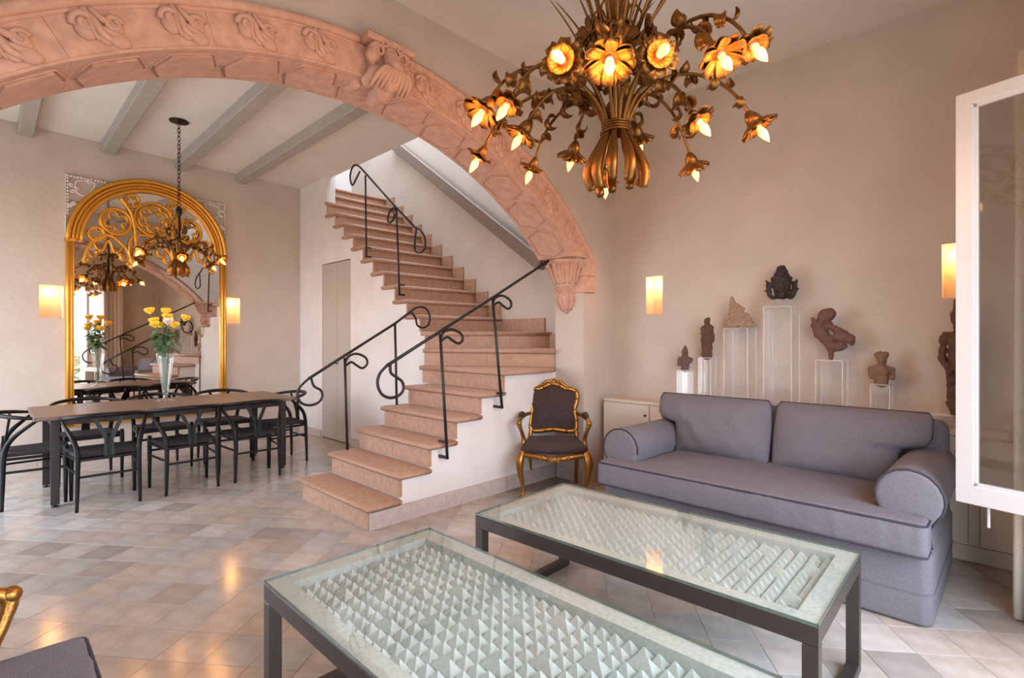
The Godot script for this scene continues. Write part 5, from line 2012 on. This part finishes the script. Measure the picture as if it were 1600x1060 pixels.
func build_chandeliers() -> void:
	chandelier_pieces()
	var rng := RandomNumberGenerator.new()
	rng.seed = 21
	var tips := [Vector3(-0.757, -0.06, 0.264), Vector3(-0.649, -0.12, 0.397), Vector3(-0.46, -0.01, 0.492), Vector3(-0.261, -0.04, 0.62), Vector3(-0.18, -0.01, 0.706), Vector3(0.351, -0.09, 0.537), Vector3(-0.006, -0.14, 0.431), Vector3(0.682, -0.09, 0.069), Vector3(0.467, -0.14, -0.377), Vector3(0.181, -0.04, -0.415), Vector3(0.069, -0.09, -0.62), Vector3(-0.291, -0.06, -0.37), Vector3(-0.333, -0.12, -0.624), Vector3(-0.642, -0.09, -0.255), Vector3(-0.581, -0.07, -0.172), Vector3(0.311, -0.01, -0.06)]
	var t := thing("chandelier", "large bronze bouquet chandelier with many flower lights over the coffee tables", "chandelier", Vector3(2.051, 2.34, -1.337))
	for k in tips.size():
		var tip: Vector3 = tips[k]
		var rad := Vector3(tip.x, 0, tip.z).normalized()
		var dir := rad * (0.85 if k in [0, 2] else 0.5) + Vector3.DOWN * (0.15 if k in [0, 2] else 0.75)
		arm_to(t, tip, dir, k, 1.0, rng)
		lit_flower(t, tip, dir, k, 1.0, BULB)
	# tied stalks below
	var st := S()
	for k in 9:
		var a := TAU * k / 9.0 + rng.randf_range(-0.12, 0.12)
		var r := Vector3(cos(a), 0, sin(a))
		var out := rng.randf_range(0.10, 0.135)
		var low := rng.randf_range(-0.30, -0.24)
		st = S()
		var p := through([r * 0.032 + Vector3(0, 0.06, 0), r * 0.038 + Vector3(0, 0.0, 0), r * (out * 0.68) + Vector3(0, low * 0.36, 0), r * out + Vector3(0, low * 0.72, 0), r * (out - rng.randf_range(0.0, 0.03)) + Vector3(0, low, 0)], 4)
		tube(st, p, ramp([0.012, 0.012, 0.016, 0.026, 0.027, 0.020], p.size()), 9, false, 0.8)
		mk(t, "stalk", st, M.bronze)
	st = S()
	for k in 4:
		var ring := PackedVector3Array()
		for j in 20:
			var a := TAU * j / 20.0
			ring.append(Vector3(cos(a) * 0.062, -0.022 + 0.012 * k, sin(a) * 0.062))
		tube(st, ring, 0.0065, 6, true)
	mk(t, "binding", st, M.bronze)
	# leaves packed round the middle and blades rising to the ceiling
	for k in 22:
		var a := rng.randf_range(0, TAU)
		var h := rng.randf_range(0.16, 0.44)
		var r := Vector3(cos(a), 0, sin(a))
		var d := (r + Vector3.UP * rng.randf_range(-0.6, 0.9)).normalized()
		mk(t, "leaf", leaf_a if k % 2 == 0 else leaf_b, M.bronze, Transform3D(look_z(d) * Basis.from_scale(Vector3.ONE * rng.randf_range(1.0, 1.6)), r * rng.randf_range(0.03, 0.13) + Vector3.UP * h))
	for k in 6:
		var a := TAU * k / 6.0 + 0.3
		var r := Vector3(cos(a), 0, sin(a))
		mk(t, "flower", flower_b, M.bronze, Transform3D(look_y(r + Vector3.UP * 0.3) * Basis.from_scale(Vector3.ONE * 1.2), r * 0.14 + Vector3.UP * (0.30 + 0.08 * (k % 2))))
	for k in 22:
		var a := TAU * k / 22.0 + rng.randf_range(-0.1, 0.1)
		var r := Vector3(cos(a), 0, sin(a))
		var d := (Vector3.UP + r * rng.randf_range(0.15, 0.75)).normalized()
		var x := Vector3.UP.cross(r).normalized()
		mk(t, "blade", leaf_c, M.bronze, Transform3D(Basis(x, d.cross(x), d) * Basis.from_scale(Vector3(1, 1, rng.randf_range(0.9, 1.5))), r * rng.randf_range(0.07, 0.12) + Vector3.UP * rng.randf_range(0.24, 0.42)))
	for k in 6:
		var a := TAU * k / 6.0
		var r := Vector3(cos(a), 0, sin(a))
		st = S()
		tube(st, through([r * 0.02 + Vector3.UP * 0.44, r * 0.07 + Vector3.UP * 0.56, r * 0.12 + Vector3.UP * 0.50, r * 0.09 + Vector3.UP * 0.45, r * 0.065 + Vector3.UP * 0.49], 5), 0.005, 6)
		mk(t, "tendril", st, M.bronze)
	st = S()
	lathe(st, [Vector2(0, 0.0), Vector2(0.022, 0.0), Vector2(0.022, 0.35), Vector2(0.032, 0.38), Vector2(0.03, 0.62), Vector2(0.016, 0.65), Vector2(0.012, 1.22), Vector2(0.07, 1.235), Vector2(0.08, 1.26), Vector2(0, 1.26)], 14)
	mk(t, "stem", st, M.bronze)

	# small chandelier over the dining table
	var c := Vector3(1.392, 2.19, -6.11)
	t = thing("chandelier", "small bronze flower chandelier on a chain above the dining table", "chandelier", c)
	var tips2 := [Vector3(-0.402, -0.05, 0.301), Vector3(-0.34, -0.09, -0.17), Vector3(-0.05, -0.07, 0.34), Vector3(0.07, -0.12, -0.33), Vector3(0.36, -0.07, -0.12), Vector3(0.34, -0.05, 0.26)]
	for k in 6:
		var tip: Vector3 = tips2[k]
		var rad := Vector3(tip.x, 0, tip.z).normalized()
		var dir := rad * 0.6 + Vector3.DOWN * 0.6
		arm_to(t, tip, dir, k, 0.85, rng)
		lit_flower(t, tip, dir, k, 0.9, BULB)
	for k in 7:
		var a := TAU * k / 7.0
		var r := Vector3(cos(a), 0, sin(a))
		st = S()
		var p := through([r * 0.03 + Vector3(0, 0.05, 0), r * 0.033, r * 0.06 + Vector3(0, -0.07, 0), r * 0.085 + Vector3(0, -0.13, 0), r * 0.07 + Vector3(0, -0.19, 0)], 4)
		tube(st, p, ramp([0.011, 0.011, 0.015, 0.022, 0.016], p.size()), 7)
		mk(t, "stalk", st, M.bronze)
	for k in 16:
		var a := rng.randf_range(0, TAU)
		var r := Vector3(cos(a), 0, sin(a))
		var d := (r + Vector3.UP * rng.randf_range(-0.6, 0.9)).normalized()
		mk(t, "leaf", leaf_a if k % 2 == 0 else leaf_b, M.bronze, Transform3D(look_z(d), r * 0.06 + Vector3.UP * rng.randf_range(0.08, 0.32)))
	for k in 10:
		var a := TAU * k / 10.0
		var r := Vector3(cos(a), 0, sin(a))
		var d := (Vector3.UP + r * 0.35).normalized()
		var x := Vector3.UP.cross(r).normalized()
		mk(t, "blade", leaf_c, M.bronze, Transform3D(Basis(x, d.cross(x), d) * Basis.from_scale(Vector3.ONE * 0.65), r * 0.04 + Vector3.UP * 0.22))
	st = S()
	lathe(st, [Vector2(0, 0.0), Vector2(0.015, 0.0), Vector2(0.015, 0.42), Vector2(0.03, 0.45), Vector2(0.03, 0.49), Vector2(0.008, 0.52), Vector2(0, 0.52)], 12)
	mk(t, "stem", st, M.chain)
	var link := S()
	var lk := PackedVector3Array()
	for j in 14:
		var a := TAU * j / 14.0
		lk.append(Vector3(cos(a) * 0.013, sin(a) * 0.026, 0))
	tube(link, lk, 0.0038, 6, true)
	var lm := mesh_of(link)
	var y := 0.535
	var i := 0
	while y < 1.375:
		mk(t, "chain_link", lm, M.chain, Transform3D(Basis(Vector3.UP, PI * 0.5 * (i % 2) + 0.4), Vector3(0, y, 0)))
		y += 0.042
		i += 1
	st = S()
	lathe(st, [Vector2(0, 1.355), Vector2(0.012, 1.355), Vector2(0.02, 1.37), Vector2(0.085, 1.376), Vector2(0.088, 1.389), Vector2(0, 1.3895)], 20)
	mk(t, "canopy", st, M.chain)

# ---------------------------------------------------------------- acrylic plinths and sculptures on the cabinet
func acrylic(label: String, z: float, w: float, d: float, h: float) -> void:
	var t := thing("display_plinth", label, "plinth", Vector3(4.335, 0.79, z), 0.0, "clear acrylic plinths on the cabinet")
	var th := 0.008
	var e := [[-w / 2, w / 2, -d / 2, -d / 2 + th], [-w / 2, w / 2, d / 2 - th, d / 2], [-w / 2, -w / 2 + th, -d / 2 + th, d / 2 - th], [w / 2 - th, w / 2, -d / 2 + th, d / 2 - th]]
	for s in e:
		var st := S()
		bb(st, s[0], s[1], 0.0, h - th, s[2], s[3])
		mk(t, "side_sheet", st, M.acrylic)
	var st2 := S()
	bb(st2, -w / 2, w / 2, h - th, h, -d / 2, d / 2)
	mk(t, "top_sheet", st2, M.acrylic_edge)
	st2 = S()
	for sx in [-1, 1]:
		for sz in [-1, 1]:
			box(st2, Vector3(sx * (w / 2 - 0.001), (h - th) / 2, sz * (d / 2 - 0.001)), Vector3(0.006, h - th, 0.006))
	mk(t, "polished_edge", st2, M.acrylic_edge)

func statue(nm: String, label: String, at: Vector3, bones: Array, cell: float, m: Material, turn := 0.0, k := 0.012, rough := 0.006, stepped := false) -> void:
	var t := thing(nm, label, "sculpture", at, -PI / 2 + turn)
	var st := S()
	blob(st, bones, cell, k, rough, nm.length() + int(at.z * 100.0))
	if stepped:
		for r in 4:
			for c in 5 - r:
				box(st, V(-0.075 + c * 0.03 + r * 0.004, 0.055 + r * 0.042, 0.033 - r * 0.004), V(0.022, 0.02, 0.02), Basis(V(0, 0, 1), 0.1 * c), 0.004)
	mk(t, "carved_body", st, m)

func V(x: float, y: float, z: float) -> Vector3:
	return Vector3(x, y, z)

func build_plinths() -> void:
	acrylic("smallest clear acrylic plinth at the left end, under a small figure", -2.115, 0.10, 0.10, 0.30)
	acrylic("second clear acrylic plinth from the left, under a slender dark figure", -1.915, 0.105, 0.105, 0.415)
	acrylic("clear acrylic plinth carrying the pale stone fragment", -1.64, 0.19, 0.19, 0.66)
	acrylic("tallest clear acrylic plinth, under the dark crowned head", -1.325, 0.20, 0.20, 0.82)
	acrylic("clear acrylic plinth right of the tallest, under the leaning torso", -0.985, 0.16, 0.17, 0.42)
	acrylic("low clear acrylic plinth under the small sand-coloured bust", -0.685, 0.11, 0.11, 0.262)
	acrylic("low clear acrylic plinth nearest the window leaf", -0.33, 0.14, 0.16, 0.09)
	var st := S()
	bb(st, -0.06, 0.06, 0.0, 0.055, -0.065, 0.065, 0.002)
	var hb := thing("display_block", "small clear acrylic block under the dark crowned head", "block", Vector3(4.335, 1.61, -1.325))
	mk(hb, "block", st, M.acrylic)
	# local: x across, y up, z to the viewer's side
	statue("small_figure", "small grey carved bust with pointed headdress on smallest plinth", V(4.335, 1.09, -2.115), [
		[V(0, 0.012, 0), V(0, 0.02, 0), 0.034, 0.034], [V(0, 0.02, 0), V(0, 0.09, 0), 0.034, 0.038], [V(-0.04, 0.09, 0), V(0.04, 0.09, 0), 0.022, 0.022],
		[V(-0.05, 0.085, 0), V(-0.05, 0.04, 0.02), 0.016, 0.013], [V(0.05, 0.085, 0), V(0.03, 0.05, 0.035), 0.016, 0.012], [V(0, 0.10, 0), V(0, 0.12, 0), 0.016, 0.016],
		[V(0, 0.14, 0.004), V(0, 0.152, 0.004), 0.027, 0.026], [V(0, 0.165, 0), V(0, 0.205, -0.002), 0.024, 0.010], [V(0, 0.14, 0.03), V(0, 0.147, 0.03), 0.006, 0.005]], 0.005, M.st_grey, 0.2)
	statue("slender_figure", "slender dark brown standing figure on second plinth from left", V(4.335, 1.205, -1.915), [
		[V(0, 0.015, 0), V(0, 0.02, 0), 0.04, 0.038], [V(-0.015, 0.03, 0), V(-0.02, 0.15, 0), 0.025, 0.032], [V(0.015, 0.03, 0), V(0.015, 0.15, 0), 0.025, 0.032],
		[V(-0.005, 0.15, 0), V(0.005, 0.20, 0), 0.042, 0.028], [V(0.005, 0.20, 0), V(0.0, 0.245, 0), 0.028, 0.036], [V(-0.035, 0.25, 0), V(0.035, 0.25, 0), 0.016, 0.016],
		[V(0.04, 0.25, 0), V(0.05, 0.15, 0.0), 0.014, 0.011], [V(-0.04, 0.25, 0), V(-0.035, 0.19, 0.03), 0.014, 0.011], [V(0, 0.26, 0), V(0, 0.28, 0), 0.014, 0.014],
		[V(0, 0.295, 0.003), V(0, 0.305, 0.003), 0.023, 0.022], [V(0, 0.315, 0), V(0.012, 0.325, 0), 0.02, 0.015]], 0.006, M.st_brown, 0.3, 0.014, 0.008)
	statue("stone_fragment", "pale weathered stone fragment of a stepped spire on clear plinth", V(4.335, 1.45, -1.64), [
		[V(-0.06, 0.03, 0), V(0.07, 0.03, 0), 0.035, 0.035], [V(-0.05, 0.07, 0), V(0.055, 0.065, 0), 0.038, 0.032], [V(-0.05, 0.11, 0), V(0.035, 0.105, 0), 0.035, 0.03],
		[V(-0.05, 0.15, 0), V(0.01, 0.145, 0), 0.033, 0.026], [V(-0.055, 0.18, 0), V(-0.02, 0.18, 0), 0.028, 0.02], [V(-0.06, 0.20, 0), V(-0.065, 0.265, 0), 0.022, 0.005]], 0.006, M.st_pale, 0.25, 0.006, 0.016, true)
	statue("crowned_head", "dark bronze head with tall crown and flared ears on tallest plinth", V(4.335, 1.665, -1.325), [
		[V(0, 0.05, 0.01), V(0, 0.10, 0.01), 0.05, 0.062], [V(0, 0.12, 0), V(0, 0.15, 0), 0.068, 0.066], [V(-0.06, 0.16, 0), V(0.06, 0.16, 0), 0.018, 0.018],
		[V(0, 0.18, 0), V(0, 0.205, 0), 0.05, 0.046], [V(0, 0.215, 0), V(0, 0.235, 0), 0.038, 0.034], [V(0, 0.085, 0.07), V(0, 0.11, 0.072), 0.013, 0.008],
		[V(-0.025, 0.065, 0.065), V(0.025, 0.065, 0.065), 0.008, 0.008], [V(-0.03, 0.115, 0.06), V(-0.02, 0.115, 0.064), 0.010, 0.010], [V(0.02, 0.115, 0.064), V(0.03, 0.115, 0.06), 0.010, 0.010],
		[V(-0.065, 0.02, 0), V(0.065, 0.02, 0), 0.012, 0.012], [V(-0.08, 0.03, 0), V(-0.09, 0.12, 0), 0.016, 0.02], [V(0.08, 0.03, 0), V(0.09, 0.12, 0), 0.016, 0.02],
		[V(-0.09, 0.12, 0), V(-0.105, 0.15, 0), 0.014, 0.005], [V(0.09, 0.12, 0), V(0.105, 0.15, 0), 0.014, 0.005], [V(-0.085, 0.06, 0), V(-0.115, 0.075, 0), 0.012, 0.006], [V(0.085, 0.06, 0), V(0.115, 0.075, 0), 0.012, 0.006],
		[V(-0.07, 0.012, 0.01), V(-0.05, 0.01, 0.02), 0.01, 0.01], [V(0.05, 0.01, 0.02), V(0.07, 0.012, 0.01), 0.01, 0.01]], 0.006, M.st_dark, 0.35, 0.010, 0.008)
	statue("leaning_torso", "rose brown stone torso of a leaning child-like figure on clear plinth", V(4.335, 1.21, -0.985), [
		[V(-0.005, 0.004, 0), V(0.0, 0.09, 0), 0.0148, 0.0197], [V(0.0, 0.09, 0), V(0.06, 0.10, 0.01), 0.0328, 0.0344], [V(0.0, 0.10, 0), V(-0.07, 0.20, 0), 0.0369, 0.0451],
		[V(-0.07, 0.20, 0), V(-0.085, 0.25, 0), 0.0451, 0.041], [V(-0.10, 0.25, 0), V(-0.03, 0.26, 0), 0.0328, 0.0287], [V(-0.04, 0.32, 0.01), V(-0.02, 0.33, 0.01), 0.0492, 0.0459], [V(-0.07, 0.28, 0.02), V(-0.05, 0.30, 0.03), 0.0246, 0.0246],
		[V(-0.02, 0.25, 0.0), V(0.05, 0.20, 0.03), 0.0246, 0.023], [V(0.05, 0.20, 0.03), V(0.12, 0.155, 0.03), 0.0279, 0.0246], [V(0.02, 0.16, 0.03), V(0.11, 0.14, 0.03), 0.0246, 0.023], [V(0.11, 0.15, 0.03), V(0.125, 0.11, 0.03), 0.018, 0.0115],
		[V(-0.10, 0.25, 0.02), V(-0.12, 0.30, 0.05), 0.018, 0.0131]], 0.007, M.st_rose, 0.3, 0.014, 0.007)
	statue("sand_bust", "small sand-coloured carved bust with flat headdress on low plinth", V(4.335, 1.053, -0.685), [
		[V(0, 0.012, 0), V(0, 0.02, 0), 0.04, 0.04], [V(0, 0.02, 0), V(0, 0.09, 0), 0.036, 0.045], [V(-0.045, 0.10, 0), V(0.045, 0.10, 0), 0.022, 0.022], [V(-0.06, 0.10, 0), V(-0.06, 0.045, 0.01), 0.018, 0.015],
		[V(0.06, 0.10, 0), V(0.062, 0.04, 0.01), 0.018, 0.015], [V(-0.018, 0.085, 0.03), V(-0.018, 0.086, 0.03), 0.016, 0.016], [V(0.018, 0.085, 0.03), V(0.018, 0.086, 0.03), 0.016, 0.016],
		[V(0, 0.115, 0), V(0, 0.135, 0), 0.016, 0.018], [V(0, 0.16, 0.004), V(0, 0.175, 0.004), 0.03, 0.03], [V(-0.02, 0.20, 0), V(0.02, 0.20, 0), 0.022, 0.022], [V(0, 0.16, 0.033), V(0, 0.17, 0.034), 0.007, 0.005]], 0.005, M.st_sand, 0.3)
	statue("standing_deity", "tall dark brown carved standing figure half hidden by the window leaf", V(4.335, 0.88, -0.285), [
		[V(0, 0.02, 0), V(0, 0.03, 0), 0.044, 0.04], [V(-0.0252, 0.05, 0), V(-0.0216, 0.28, 0), 0.0288, 0.036], [V(0.0252, 0.05, 0), V(0.0216, 0.28, 0), 0.0288, 0.036], [V(0, 0.30, 0), V(0, 0.37, 0), 0.056, 0.04],
		[V(0, 0.37, 0), V(0, 0.48, 0), 0.04, 0.0496], [V(-0.054, 0.50, 0), V(0.054, 0.50, 0), 0.0256, 0.0256], [V(-0.0684, 0.49, 0), V(-0.0792, 0.36, 0.0), 0.0224, 0.0176], [V(-0.0792, 0.36, 0), V(-0.0504, 0.27, 0.05), 0.0176, 0.016],
		[V(0.0684, 0.49, 0), V(0.0792, 0.36, 0.0), 0.0224, 0.0176], [V(0.0792, 0.36, 0), V(0.0432, 0.40, 0.06), 0.0176, 0.0144], [V(0, 0.52, 0), V(0, 0.56, 0), 0.0208, 0.0208], [V(0, 0.60, 0.005), V(0, 0.62, 0.005), 0.036, 0.0352], [V(0, 0.65, 0), V(0, 0.73, 0), 0.032, 0.0144],
		[V(0, 0.605, 0.045), V(0, 0.62, 0.048), 0.008, 0.0056], [V(-0.036, 0.22, 0.03), V(0.036, 0.22, 0.03), 0.02, 0.02]], 0.010, M.st_brown, 0.2, 0.018, 0.012)

# ---------------------------------------------------------------- lamps hidden in the wall niches
func niche_lamp(label: String, at: Vector3, turn: float, w: float) -> void:
	var t := thing("niche_lamp", label, "lamp", at, turn, "lamps in the wall niches")
	var st := S()
	tube(st, PackedVector3Array([V(-w * 0.3, -0.022, 0), V(-w * 0.1, -0.022, 0), V(w * 0.1, -0.022, 0), V(w * 0.3, -0.022, 0)]), 0.009, 10)
	mk(t, "lamp_tube", st, M.bulb)
	st = S()
	bb(st, -w * 0.36, w * 0.36, -0.010, 0.0, -0.015, 0.015, 0.002)
	mk(t, "holder", st, M.white_paint)
	var l := OmniLight3D.new()
	l.name = "lamp_light"
	l.light_color = Color(1.0, 0.74, 0.42)
	l.light_energy = 0.16
	l.omni_range = 8.0
	l.omni_attenuation = 2.0
	l.light_size = 0.03
	l.shadow_enabled = true
	t.add_child(l)
	l.position = V(0, -0.045, 0)

func build_niche_lamps() -> void:
	niche_lamp("small warm lamp in the wall niche left of the sculptures", V(4.55, 1.953, -2.495), -PI / 2, 0.17)
	niche_lamp("small warm lamp in the wall niche beside the window leaf", V(4.55, 1.988, -0.288), -PI / 2, 0.17)
	var a := MW + MD * 0.945 - MN * 0.07
	niche_lamp("small warm lamp in the wall niche right of the gilt mirror", V(a.x, 1.906, a.z), 0.0838, 0.18)
	a = MW + MD * 2.783 - MN * 0.07
	niche_lamp("small warm lamp in the wall niche left of the gilt mirror", V(a.x, 1.928, a.z), 0.0838, 0.19)
